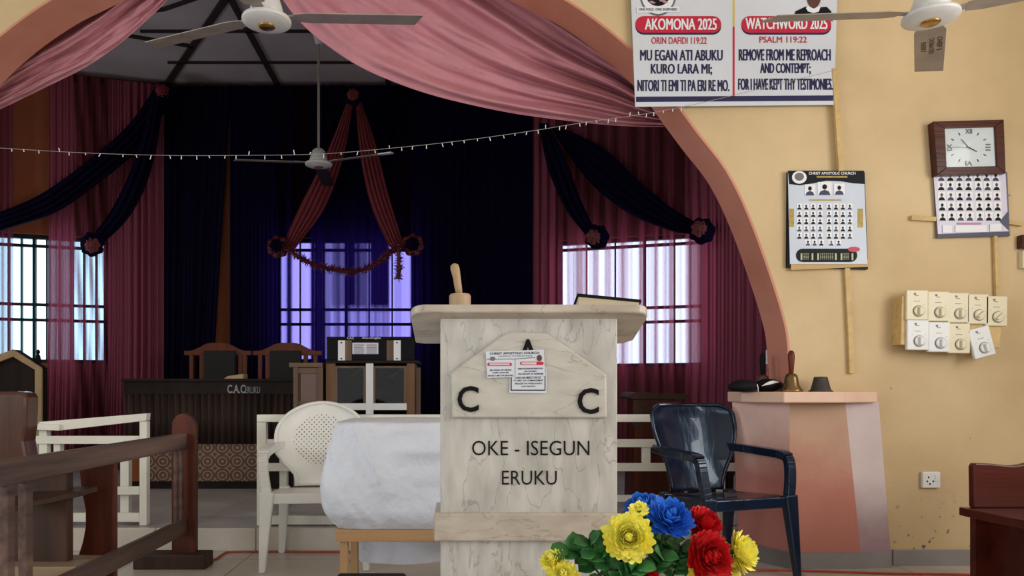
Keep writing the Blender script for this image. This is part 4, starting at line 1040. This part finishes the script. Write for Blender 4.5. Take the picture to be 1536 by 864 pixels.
# ------------------------------------------------------------------ pews at left
XRL = -1.50
def yat(x): return XRL * F / (x - CX)
def pew_front():
    t = thing('pew_front_rail', 'dark brown pew front with long rail and round topped end post, left foreground', 'pew', (XRL, 3.2, 0))
    zt, zb, z2t, z2b = .728, .642, .262, .18
    Y1 = 4.02; Y0 = 1.9
    m = MB(); m.box((XRL, Y0, zb), (XRL + .035, Y1, zt)); m.build('top_rail', PEWRAIL, t, bevel=.006)
    m = MB(); m.box((XRL, Y0, z2b), (XRL + .035, Y1, z2t)); m.build('lower_rail', PEWRAIL, t, bevel=.006)
    # end post with rounded head, facing the camera
    Yp = 4.0; a, b = PX(255, Yp), PX(291, Yp); r = (b - a) / 2
    pts = [(a, 0), (b, 0), (b, PZ(641, Yp))] + [((a + b) / 2 + r * math.cos(R(180 * k / 12)), PZ(641, Yp) + .075 * math.sin(R(180 * k / 12))) for k in range(1, 12)] + [(a, PZ(641, Yp))]
    m = MB(); m.poly([(x - .0, Yp + .02, z) for x, z in pts], (0, .045, 0)); m.build('end_post', PEW, t, bevel=.004)
    for x in (259, 267, 276, 285):
        y = yat(x) ; m = MB(); m.box((XRL + .008, y - .012, z2t - .004), (XRL + .026, y + .012, zb + .004)); m.build('spindle', PEWRAIL, t, bevel=.003)
    for x in (2, 30):
        y = yat(x); m = MB(); m.box((XRL + .004, y - .02, z2t - .2 if x else 0), (XRL + .034, y + .02, zb + .004)); m.build('spindle', PEWRAIL, t, bevel=.003)
    # curved board support
    Yc = 3.23; pr = [(119, 690), (119, 706), (122, 735), (128, 765), (128, 790), (124, 812), (116, 838), (105, 862), (100, 905)]
    pts = [(PX(x, Yc), PZ(y, Yc)) for x, y in pr]; pts[-1] = (pts[-1][0], 0); pts = pts + [(XRL + .002, 0), (XRL + .002, PZ(690, Yc))]
    m = MB(); m.poly([(x, Yc, z) for x, z in pts], (0, .04, 0)); m.build('curved_support', PEW, t, bevel=.004)
    m = MB(); m.box((PX(205, Yp), Yp - .05, 0), (PX(312, Yp), Yp + .09, .078)); m.build('foot', PEWDARK, t, bevel=.006)
    return t
pew_front()
def pew_back():
    t = thing('pew', 'old dark pew with tall rounded end post at the far left edge', 'pew', (-2.0, 3.3, 0))
    Y = 2.9
    pr = [(-40, 700), (-40, 592), (-32, 588), (24, 587), (37, 589), (40, 596), (39, 640), (36, 662), (40, 684), (50, 700)]
    pts = [(PX(x, Y), PZ(y, Y)) for x, y in pr]
    m = MB(); m.poly([(x, Y, z) for x, z in pts], (0, .09, 0)); m.build('end_post', wood('glossy_brown_post', (86, 52, 40), (54, 30, 24), .28, 'Z', 8, .3), t, bevel=.012)
    Y = 3.02; m = MB(); m.box((PX(-60, Y), Y, 0), (PX(101, Y), Y + .05, PZ(700, Y))); m.build('end_panel', PEWDARK, t, bevel=.005)
    a = P(-40, 777, 2.86); b = P(116, 742, 3.0)
    m = MB(); m.hull([P(-40, 772, 2.7), P(118, 737, 2.98), P(118, 737, 2.98) + Vector((0, .16, .0)), P(-40, 752, 2.7) + Vector((0, .4, 0))], [q - Vector((0, 0, .022)) for q in (P(-40, 772, 2.7), P(118, 737, 2.98), P(118, 737, 2.98) + Vector((0, .16, .0)), P(-40, 752, 2.7) + Vector((0, .4, 0)))]); m.build('book_ledge', PEWDARK, t, bevel=.003)
    Yk = 3.05
    m = MB(); m.box((PX(-60, Yk), Yk - .12, PZ(862, Yk)), (PX(115, Yk - .12), Yk + .1, PZ(840, Yk))); m.build('kneeler_plank', PEWGREY, t, bevel=.004)
    m = MB(); m.box((PX(60, Yk), Yk + .0, 0), (PX(85, Yk), Yk + .05, PZ(862, Yk))); m.build('kneeler_foot', PEWDARK, t)
pew_back()
def side_bench():
    Y = 3.2; t = thing('wooden_bench_seat', 'dark red varnished wooden bench end at the right edge', 'bench', (2.6, 3.0, 0))
    zs = PZ(762, Y); xa = PX(1461, Y)
    pr = [(1461, 762), (1460, 700), (1463, 695), (1490, 696), (1520, 699), (1535, 697), (1560, 690), (1700, 690), (1700, 762)]
    m = MB(); m.poly([(PX(x, Y), Y, PZ(y, Y)) for x, y in pr], (0, .035, 0)); m.build('backrest', REDWOOD, t, bevel=.006)
    e = [(PX(1445, Y), Y + .03), (PX(1445, Y) - .0, Y - .0), (2.20, 3.05), (2.225, 2.9), (2.26, 2.78), (2.32, 2.7), (2.95, 2.7), (2.95, Y + .03)]
    m = MB(); m.hull([(x, y, zs - .036) for x, y in e], [(x, y, zs) for x, y in e]); m.build('seat', REDWOOD, t, bevel=.005)
    m = MB(); m.box((PX(1463, Y), Y - .002, 0), (2.93, Y + .033, zs - .035)); m.build('back_panel', REDWOOD, t)
    m = MB(); m.box((PX(1463, Y) + .06, 2.76, 0), (PX(1463, Y) + .095, Y, zs - .035)); m.build('end_panel', REDWOOD, t, bevel=.004)
    m = MB(); m.box((PX(1463, Y) - .03, 2.9, 0), (PX(1463, Y) + .12, 3.19, .03)); m.build('foot', PEWDARK, t, bevel=.004)
side_bench()

# cables
def cable(label, pts):
    m = MB(); m.tube(cat([Vector(((x - CX) / F * (F * H / (y - CY)), F * H / (y - CY), .007)) for x, y in pts], 60), .006, 8)
    tag(m.build('floor_cable', CABLE, smooth=True), label, 'cable')
cable('red cable on the floor tiles from the pew post past the white armchair', [(312, 842), (322, 841), (330, 836), (338, 831), (352, 829.5), (400, 829), (500, 829.5), (650, 830)])
cable('red cable along the floor before the pink pedestal and the ochre wall', [(1100, 858), (1160, 857), (1240, 859), (1330, 862), (1400, 863), (1500, 865)])

# ------------------------------------------------------------------ chancel furniture
def desk():
    Y = 6.2; t = thing('altar_table', 'long dark altar table with fluted front and white church letters', 'table', (PX(310, Y), Y, ST))
    xa, xb = PX(186, Y), PX(446, Y)
    zt = PZ(568, Y)
    m = MB(); m.box((xa - .02, Y - .02, zt - .025), (xb, Y + .5, zt)); m.build('table_top', DESKWOOD, t, bevel=.004)
    m = MB(); m.box((xa, Y, PZ(591, Y)), (xb, Y + .02, zt - .025)); m.build('fascia', DESKWOOD, t)
    m = MB(); n = 130
    m.grid(n, 1, lambda u, v: Vector((xa + (xb - xa) * u, Y + .012 + .012 * math.sin(u * 6.283 * 26), PZ(591, Y) + (PZ(666, Y) - PZ(591, Y)) * v))); m.build('fluted_front', wood('fluted_dark_wood', (58, 42, 37), (34, 23, 20), .7), t, smooth=True, solid=.006)
    m = MB(); m.box((xa + .06, Y + .04, PZ(737, Y)), (xb, Y + .06, PZ(650, Y))); m.build('back_board', DESKWOOD, t)
    text('C.A.C', 341, 577, 368, 590, Y, pm('silver_letters', (150, 155, 165), .4), t, .02)
    text('ERUKU', 368, 580, 390, 590, Y, pm('silver_letters_small', (140, 145, 155), .4), t, .004)
    # patterned skirt cloth
    mt = pm('patterned_beige_cloth', (150, 122, 96), .8); nt = mt.node_tree; b = nt.nodes['Principled BSDF']
    tc = N(nt, 'ShaderNodeTexCoord'); mp = N(nt, 'ShaderNodeMapping'); mp.inputs['Scale'].default_value = (8.0, 0, 8.6); nt.links.new(tc.outputs['Object'], mp.inputs[0])
    vo = N(nt, 'ShaderNodeTexVoronoi'); vo.inputs['Scale'].default_value = 1; vo.inputs['Randomness'].default_value = 0; nt.links.new(mp.outputs[0], vo.inputs[0])
    sn = N(nt, 'ShaderNodeMath', operation='MULTIPLY'); nt.links.new(vo.outputs['Distance'], sn.inputs[0]); sn.inputs[1].default_value = 26
    si = N(nt, 'ShaderNodeMath', operation='SINE'); nt.links.new(sn.outputs[0], si.inputs[0])
    rp = N(nt, 'ShaderNodeValToRGB'); rp.color_ramp.elements[0].position = .35; rp.color_ramp.elements[1].position = .65; rp.color_ramp.elements[0].color = lin((98, 74, 64)); rp.color_ramp.elements[1].color = lin((156, 132, 110))
    nt.links.new(si.outputs[0], rp.inputs[0]); nt.links.new(rp.outputs[0], b.inputs['Base Color'])
    m = MB(); m.rect(222, 666, 388, 722, Y + .02, .012); m.build('patterned_skirt', mt, t)
    m = MB(); m.rect(190, 668, 223, 722, Y + .022, .01); m.build('brown_skirt', APSEWALL, t)
    for x in (xa + .02, xb - .08):
        for y in (Y + .1, Y + .42): m = MB(); m.box((x, y, ST), (x + .06, y + .06, zt - .025)); m.build('leg', DESKWOOD, t)
    return zt
ZD = desk()
m = MB(); q = P(355, 566, 6.4); m.hull([(q.x - .09, 6.32, ZD), (q.x + .08, 6.32, ZD), (q.x + .08, 6.46, ZD), (q.x - .09, 6.46, ZD)], [(q.x - .06, 6.33, ZD + .025), (q.x + .08, 6.33, ZD + .045), (q.x + .08, 6.46, ZD + .045), (q.x - .06, 6.46, ZD + .025)])
tag(m.build('folded_cloth', CREAMTRIM, bevel=.008), 'small folded cream cloth on the dark altar table', 'cloth')
def throne(label, x0, x1, xp0, xp1, Y):
    t = thing('high_back_chair', label, 'chair', (PX((x0 + x1) / 2, Y), Y, ST), 0, 'high backed chairs behind the altar table')
    mid = (x0 + x1) / 2; W = (x1 - x0) / 2
    up = [(x0, 526)] + [(mid + W * k / 10, 526 - 12 * (1 - smooth01(.18, .85, abs(k) / 10))) for k in range(-9, 10)] + [(x1, 526)]
    m = MB(); m.prism(up + [(x1, 533), (x0, 533)], Y, .045); m.build('crest_rail', CHAIRWOOD, t, bevel=.005)
    for x in (x0 + 8, x1 - 12): 
        m = MB(); a = P(x, 533, Y); m.box((a.x, Y + .002, ST), (a.x + .035, Y + .042, a.z)); m.build('leg', CHAIRWOOD, t)
        m = MB(); m.box((a.x, Y - .42, ST), (a.x + .04, Y - .38, .57)); m.build('leg', CHAIRWOOD, t)
    for x in (xp0 - 7, xp1 + 3): m = MB(); a = P(x, 533, Y); m.box((a.x, Y + .004, .57), (a.x + .04, Y + .04, a.z)); m.build('stile', CHAIRWOOD, t)
    m = MB(); m.box((PX(xp0, Y), Y - .03, .6), (PX(xp1, Y), Y + .035, PZ(526, Y))); m.build('back_cushion', pm('dark_patterned_upholstery', (26, 25, 24), .75, col2=(14, 14, 14), scale=30), t, bevel=.012)
    m = MB(); m.box((PX(x0 + 8, Y), Y - .43, .53), (PX(x1 - 6, Y), Y + .0, .61)); m.build('seat', CHAIRWOOD, t, bevel=.01)
throne('orange brown high backed chair behind the altar table, left of the pair', 276, 376, 306, 354, 7.2)
throne('orange brown high backed chair behind the altar table, nearer the grey cabinet', 379, 482, 405, 452, 7.2)
def gable():
    Y = 5.9; t = thing('gabled_cabinet', 'dark gabled cabinet with cream edging at the left, before the bright panes', 'cabinet', (PX(10, Y), Y, ST))
    o = [(-45, 548), (19, 523), (62, 552)]
    zf = CY + (H - ST) * F / Y
    m = MB(); m.prism([(-45, 548), (19, 524), (61, 551), (61, zf), (-45, zf)], Y + .02, .1); m.build('case', DESKWOOD, t)
    m = MB(); m.prism([(-45, 548), (19, 524), (61, 551), (61, 560), (19, 535), (-45, 559)], Y, .022); m.build('gable_trim', CREAMTRIM, t, bevel=.003)
    m = MB(); m.rect(52, 553, 62, zf, Y - .003, .022); m.build('side_trim', CREAMTRIM, t, bevel=.003)
    m = MB(); m.rect(-20, 590, 46, 640, Y + .012, .012); m.build('door_panel', PEWDARK, t)
    return t
gable()
def figurine():
    Y = 6.0; z = PZ(551.5, Y) ; x = PX(59, Y); t = MB(); t.lathe([(.025, 0), (.028, .02), (.018, .04), (.022, .075), (.016, .11), (.008, .12), (.015, .135), (.014, .15), (.001, .162)], c=(x - .01, Y, z - .012), n=14)
    tag(t.build('figurine', MATBLACK, smooth=True), 'small dark figurine on the shoulder of the gabled cabinet', 'figurine')
figurine()
YC = 5.6
def cabinets():
    zf = CY + (H - ST) * F / YC; zt = PZ(545, YC)
    t = thing('small_cabinet', 'narrow grey brown cabinet left of the glass fronted one', 'cabinet', (PX(462, YC), YC, ST))
    m = MB(); m.box((PX(441, YC), YC + .03, ST), (PX(484, YC), YC + .35, PZ(551, YC))); m.build('case', CABWOOD, t)
    m = MB(); m.box((PX(434, YC), YC - .01, PZ(551, YC)), (PX(484, YC), YC + .36, PZ(544, YC))); m.build('top', CABWOOD, t, bevel=.004)
    for x0, x1 in ((440, 447), (477, 484)): m = MB(); m.box((PX(x0, YC), YC, ST), (PX(x1, YC), YC + .03, PZ(551, YC))); m.build('stile', CABWOOD, t)
    m = MB(); m.rect(447, 552, 479, 560, YC + .006, .024); m.build('rail', CABWOOD, t); m = MB(); m.rect(447, 602, 479, 607, YC + .006, .024); m.build('rail', CABWOOD, t)
    m = MB(); m.rect(451, 560, 477, 602, YC + .02, .01); m.build('door_panel', pm('mauve_brown_panel', (120, 92, 86), .5), t)
    t = thing('glass_cabinet', 'glass fronted wooden cabinet with white centre post under the black amplifier', 'cabinet', (PX(556, YC), YC, ST))
    m = MB(); xa, xb = PX(489, YC), PX(622, YC)
    m.box((xa, YC + .38, ST), (xb, YC + .4, zt)); m.build('back', DESKWOOD, t)
    m = MB(); m.box((xa, YC, ST), (xb, YC + .4, ST + .04)); m.build('bottom_board', CABWOOD, t)
    for x in (xa, xb - .02): m = MB(); m.box((x, YC + .02, ST), (x + .02, YC + .38, zt)); m.build('side', CABWOOD, t)
    m = MB(); m.box((xa, YC - .015, zt), (xb + .03, YC + .4, zt + .022)); m.build('top', DESKWOOD, t, bevel=.003)
    for x0, x1 in ((489, 503), (610, 622)): m = MB(); m.box((PX(x0, YC), YC, ST), (PX(x1, YC), YC + .022, zt)); m.build('stile', wood('brown_stile', (128, 94, 66), (100, 70, 48), .5), t)
    m = MB(); m.box((PX(549, YC), YC - .006, ST), (PX(560, YC), YC + .022, zt)); m.build('centre_post', COLDPL, t)
    for x0, x1 in ((503, 549), (560, 610)):
        m = MB(); m.rect(x0, 605, x1, 615, YC - .002, .022); m.build('lower_rail', COLDPL, t)
        m = MB(); m.rect(x0, 549, x1, 552, YC + .004, .018); m.rect(x0, 552, x0 + 3, 605, YC + .004, .018); m.rect(x1 - 4, 552, x1, 605, YC + .004, .018); m.build('door_frame', CABWOOD, t)
        m = MB(); m.rect(x0, 551, x1, 606, YC + .008, .004); m.build('door_glass', CABGLASS, t)
        m = MB(); m.bar(P(x1 - 24, 566, YC + .2), P(x1 - 6, 553, YC + .2), (.02, .03), up=(0, 1, 0)); m.build('brace', CABWOOD, t)
    m = MB(); m.box((PX(624, YC), YC + .05, ST), (PX(630, YC), YC + .1, PZ(551, YC))); tag(m.build('wooden_strip', CABWOOD), 'upright wooden strip at the right flank of the glass cabinet', 'strip')
    return zt + .022
ZCB = cabinets()
def amp():
    Y = YC + .02; t = thing('amplifier', 'black amplifier with white end strips on top of the glass cabinet', 'amplifier', (PX(553, Y), Y, ZCB))
    m = MB(); m.box((PX(490, Y), Y, ZCB), (PX(619, Y), Y + .3, PZ(506, Y))); m.build('case', MATBLACK, t, bevel=.008)
    m = MB(); m.rect(490, 505, 619, 509.5, Y - .006, .05); m.build('lid_edge', BLACK, t, bevel=.002)
    for x0 in (507, 590.5): 
        m = MB(); m.rect(x0, 510.5, x0 + 10.5, 541, Y - .006, .006); s = m.build('white_strip', WHITEP, t, bevel=.001)
        m = MB(); ell(m, x0 + 5, 514, 1.2, 1.2, Y - .009, .004, 10); ell(m, x0 + 5, 538, 1.2, 1.2, Y - .009, .004, 10); m.build('screws', BLACK, s)
    for x0 in (517.5, 580): m = MB(); m.rect(x0, 510.5, x0 + 10, 541, Y - .003, .003); m.build('brown_strip', CABWOOD, t)
    m = MB(); m.rect(528.5, 514, 567.5, 531, Y - .004, .003); m.build('paper_label', PAPER, t)
    m = MB()
    for y in (517, 523, 526, 529): m.rect(531, y, 546, y + 1, Y - .005, .001); m.rect(550, y, 565, y + 1, Y - .005, .001)
    m.build('label_print', NAVYP, t); m = MB(); m.rect(531, 520, 545, 521.5, Y - .005, .001); m.rect(550, 520, 565, 521.5, Y - .005, .001); m.build('label_heading', REDP, t)
    text('CAZ', 521, 505.3, 531, 508.8, Y - .007, WHITEP, t, 0, name='lettering'); text('Alu-nlogba', 543, 505.3, 571, 509.3, Y - .007, WHITEP, t, 0)
amp()
def stand():
    Y = 5.5; t = thing('wooden_reading_stand', 'dark red brown wooden stand at the right, before the maroon curtain', 'stand', (PX(990, Y), Y, ST))
    m = MB(); m.prism([(950, CY + (H - ST) * F / Y), (1027, CY + (H - ST) * F / Y), (1022, 596), (955, 594)], Y, .3); m.build('body', PEW, t, bevel=.004)
    m = MB(); m.prism([(944, 596), (951, 588), (1032, 591), (1030, 600), (948, 599)], Y - .02, .36); m.build('top', PEWDARK, t, bevel=.004)
    m = MB(); m.rect(950, 600, 968, 640, Y - .006, .006); m.build('side_stile', PEWDARK, t)
    Y = 5.0; zf = CY + (H - ST) * F / Y
    t = thing('dark_box_table', 'dark sloping topped table between the stand and the pink pedestal', 'table', (PX(1070, Y), Y, ST))
    m = MB(); m.prism([(1032, 607), (1104, 617), (1104, 628), (1032, 622)], Y, .35); m.build('table_top', DESKWOOD, t, bevel=.004)
    for x in (1036, 1094): m = MB(); m.box((PX(x, Y), Y + .02, ST), (PX(x + 8, Y), Y + .07, PZ(616, Y))); m.build('leg', DESKWOOD, t)
    m = MB(); m.rect(1044, 640, 1094, zf - 8, Y + .05, .02); m.build('panel', DESKWOOD, t)
stand()

# ------------------------------------------------------------------ artificial flowers
def petal(m, M, L, W, curl, notch=True):
    n = 4
    def fn(u, v):
        x = (u - .5) * 2; wv = W * (.4 + .6 * smooth01(0, .55, v)) * (1 if v < .68 else math.sqrt(max(0.06, 1 - ((v - .68) / .325) ** 2)))
        y = L * v
        z = curl * v * v * L - .12 * W * (1 - x * x)
        return M @ Vector((x * wv, y, z))
    m.grid(4, 7, fn)
def bloom(m, R_, seed, layers=7, flat=.25):
    rnd = random.Random(seed)
    for k in range(layers):
        f = k / (layers - 1); n = int(21 - 12 * f); L = R_ * (1 - .5 * f)
        for i in range(n):
            a = 6.2832 * (i + .5 * (k % 2) + rnd.uniform(-.2, .2)) / n; el = R(4 + 74 * f ** .9 + rnd.uniform(-6, 6))
            M = Matrix.Rotation(a, 4, 'Z') @ Matrix.Translation((0, R_ * .05, R_ * .34 * f)) @ Matrix.Rotation(el, 4, 'X')
            petal(m, M, L * rnd.uniform(.92, 1.05), R_ * (.20 - .045 * f), rnd.uniform(.1, .45) + .25 * f)
    return m
VX, VY = PX(985, 1.62), 1.66
VZ = .42
def leaf_mesh(m, p, d, L, W, rnd):
    d = d.normalized(); s = d.cross(Vector((0, -.6, .8))).normalized(); n_ = s.cross(d)
    def fn(u, v):
        x = (u - .5) * 2; wv = W * max(0, math.sin(3.1415 * min(1, .05 + v * .95) ** 1.25)) ** .6 * (1 + .1 * math.sin(v * 20))
        return p + d * (L * v) + s * (x * wv) + n_ * (.15 * L * math.sin(v * 3) + .12 * W * abs(x) - .3 * L * v * v)
    m.grid(4, 6, fn)
def flower(label, px, py, Y, rpx, face, mat, layers=9, cat_='flower', seed=None):
    c = P(px, py, Y); Rr = rpx / F * Y; seed = seed or int(px * 3 + py)
    t = thing('artificial_flower', label, cat_, (VX, VY, VZ), 0, 'artificial flowers in the bouquet')
    fd = Vector(face).normalized(); Q = Matrix.Translation(c) @ fd.to_track_quat('Z', 'Y').to_matrix().to_4x4() @ Matrix.Translation((0, 0, -Rr * .3))
    m = bloom(MB(), Rr, seed, layers); m.bm.transform(Q); m.build('bloom', mat, t, smooth=True)
    e = Q @ Vector((0, 0, .0)); b = Vector((VX + (c.x - VX) * .15, VY, VZ)); mid = (e + b) / 2 + Vector(((c.x - VX) * .25, .02, .0))
    MB().tube(cat([e, e - fd * .02, mid, b], 12), .003, 6).build('stem', STEM, t)
    m = MB(); m.lathe([(.001, -Rr * .12), (Rr * .2, -Rr * .05), (Rr * .22, Rr * .08)], n=10); m.bm.transform(Q); m.build('calyx', STEM, t)
flower('large yellow artificial flower facing front, biggest of the bouquet', 942, 806, 1.50, 39, (-.1, -1, .25), YELLOWF)
flower('small yellow star like flower tucked between the two blue blooms', 958, 764, 1.53, 15, (-.3, -.8, .8), YELLOWF, 3)
flower('bright blue artificial flower at the top front of the bouquet', 1004, 777, 1.53, 36, (.1, -.8, .7), BLUEF)
flower('blue artificial flower at the top, behind the small yellow one', 963, 761, 1.62, 30, (-.4, -.4, .9), BLUEF)
flower('upper red artificial flower, right of the front blue bloom', 1056, 787, 1.58, 32, (.45, -.7, .5), REDF)
flower('lower red artificial flower at the right, with yellow petals peeping behind it', 1063, 835, 1.52, 40, (.3, -.9, .25), REDF)
flower('yellow artificial flower facing right at the right edge of the bouquet', 1113, 828, 1.58, 33, (.85, -.5, .3), YELLOWF)
flower('yellow artificial flower behind the lower red bloom', 1083, 846, 1.60, 36, (.5, -.7, .1), YELLOWF)
flower('yellow artificial flower half seen below the lower red bloom', 1052, 862, 1.545, 22, (.1, -.9, .2), YELLOWF, 5)
flower('yellow artificial flower tilted up at the left end of the bouquet', 829, 840, 1.54, 21, (-.5, -.5, .7), YELLOWF, 6)
flower('yellow artificial flower cut off by the bottom edge at left', 845, 862, 1.52, 24, (-.1, -.8, .6), YELLOWF, 6)
flower('navy artificial flower low in the bouquet leaves', 931, 857, 1.56, 17, (-.2, -1, .3), NAVYF, 5)
flower('small red artificial flower low beside the navy one', 937, 868, 1.52, 15, (-.1, -1, .4), REDF, 5)
flower('small red artificial flower low in the middle leaves', 974, 864, 1.53, 16, (.1, -1, .4), REDF, 5)
def sprig(label, base, tip, Y, leaves, seed):
    rnd = random.Random(seed); t = thing('leaf_sprig', label, 'leaves', (VX, VY, VZ), 0, 'green leaf sprigs in the bouquet')
    a = P(*base, Y + .03); b = P(*tip, Y); v0 = Vector((VX + (a.x - VX) * .2, VY, VZ))
    pts = cat([v0, a, (a + b) / 2 + Vector((0, 0, .006)), b], 20); MB().tube(pts, .0022, 6).build('stem', STEM, t)
    for k in range(leaves):
        f = .30 + .7 * (k + .5) / leaves; p = pts[min(20, int(f * 20))]; sd = -1 if k % 2 else 1
        dr = (b - a).normalized(); side = Vector((-dr.z, 0, dr.x)) * sd
        m = MB(); leaf_mesh(m, p, dr * .6 + side * rnd.uniform(.5, 1) + Vector((0, rnd.uniform(-.6, -.1), rnd.uniform(0, .4))), rnd.uniform(.032, .046), rnd.uniform(.015, .021), rnd); m.build('leaf', LEAF, t, smooth=True, solid=.0008)
sprig('green leaf sprig left of the big yellow flower', (918, 858), (882, 815), 1.53, 13, 1)
sprig('thin green leaf sprig reaching over to the left yellow flower', (900, 862), (852, 822), 1.55, 9, 2)
sprig('green leaf sprig in the middle under the blue bloom', (985, 862), (1000, 815), 1.60, 16, 3)
sprig('green leaf sprig right of the big yellow flower', (975, 862), (992, 838), 1.52, 12, 4)
sprig('green leaf sprig below the red blooms', (1010, 862), (1022, 822), 1.58, 14, 5)
sprig('green leaf sprig beside the small yellow star flower', (962, 820), (976, 782), 1.57, 9, 6)
sprig('green leaf sprig at the bottom edge under the big yellow flower', (920, 880), (955, 852), 1.50, 10, 7)
def vase():
    t = thing('flower_vase', 'brown vase below the bouquet, hidden under the flowers', 'vase', (VX, VY, 0))
    MB().lathe([(.09, 0), (.095, .01), (.12, .15), (.10, .32), (.055, .42), (.065, .46), (.06, .46), (.048, .42), (.08, .32), (.001, .3)]).build('pot', CERAMIC, t, smooth=True, local=True)
vase()
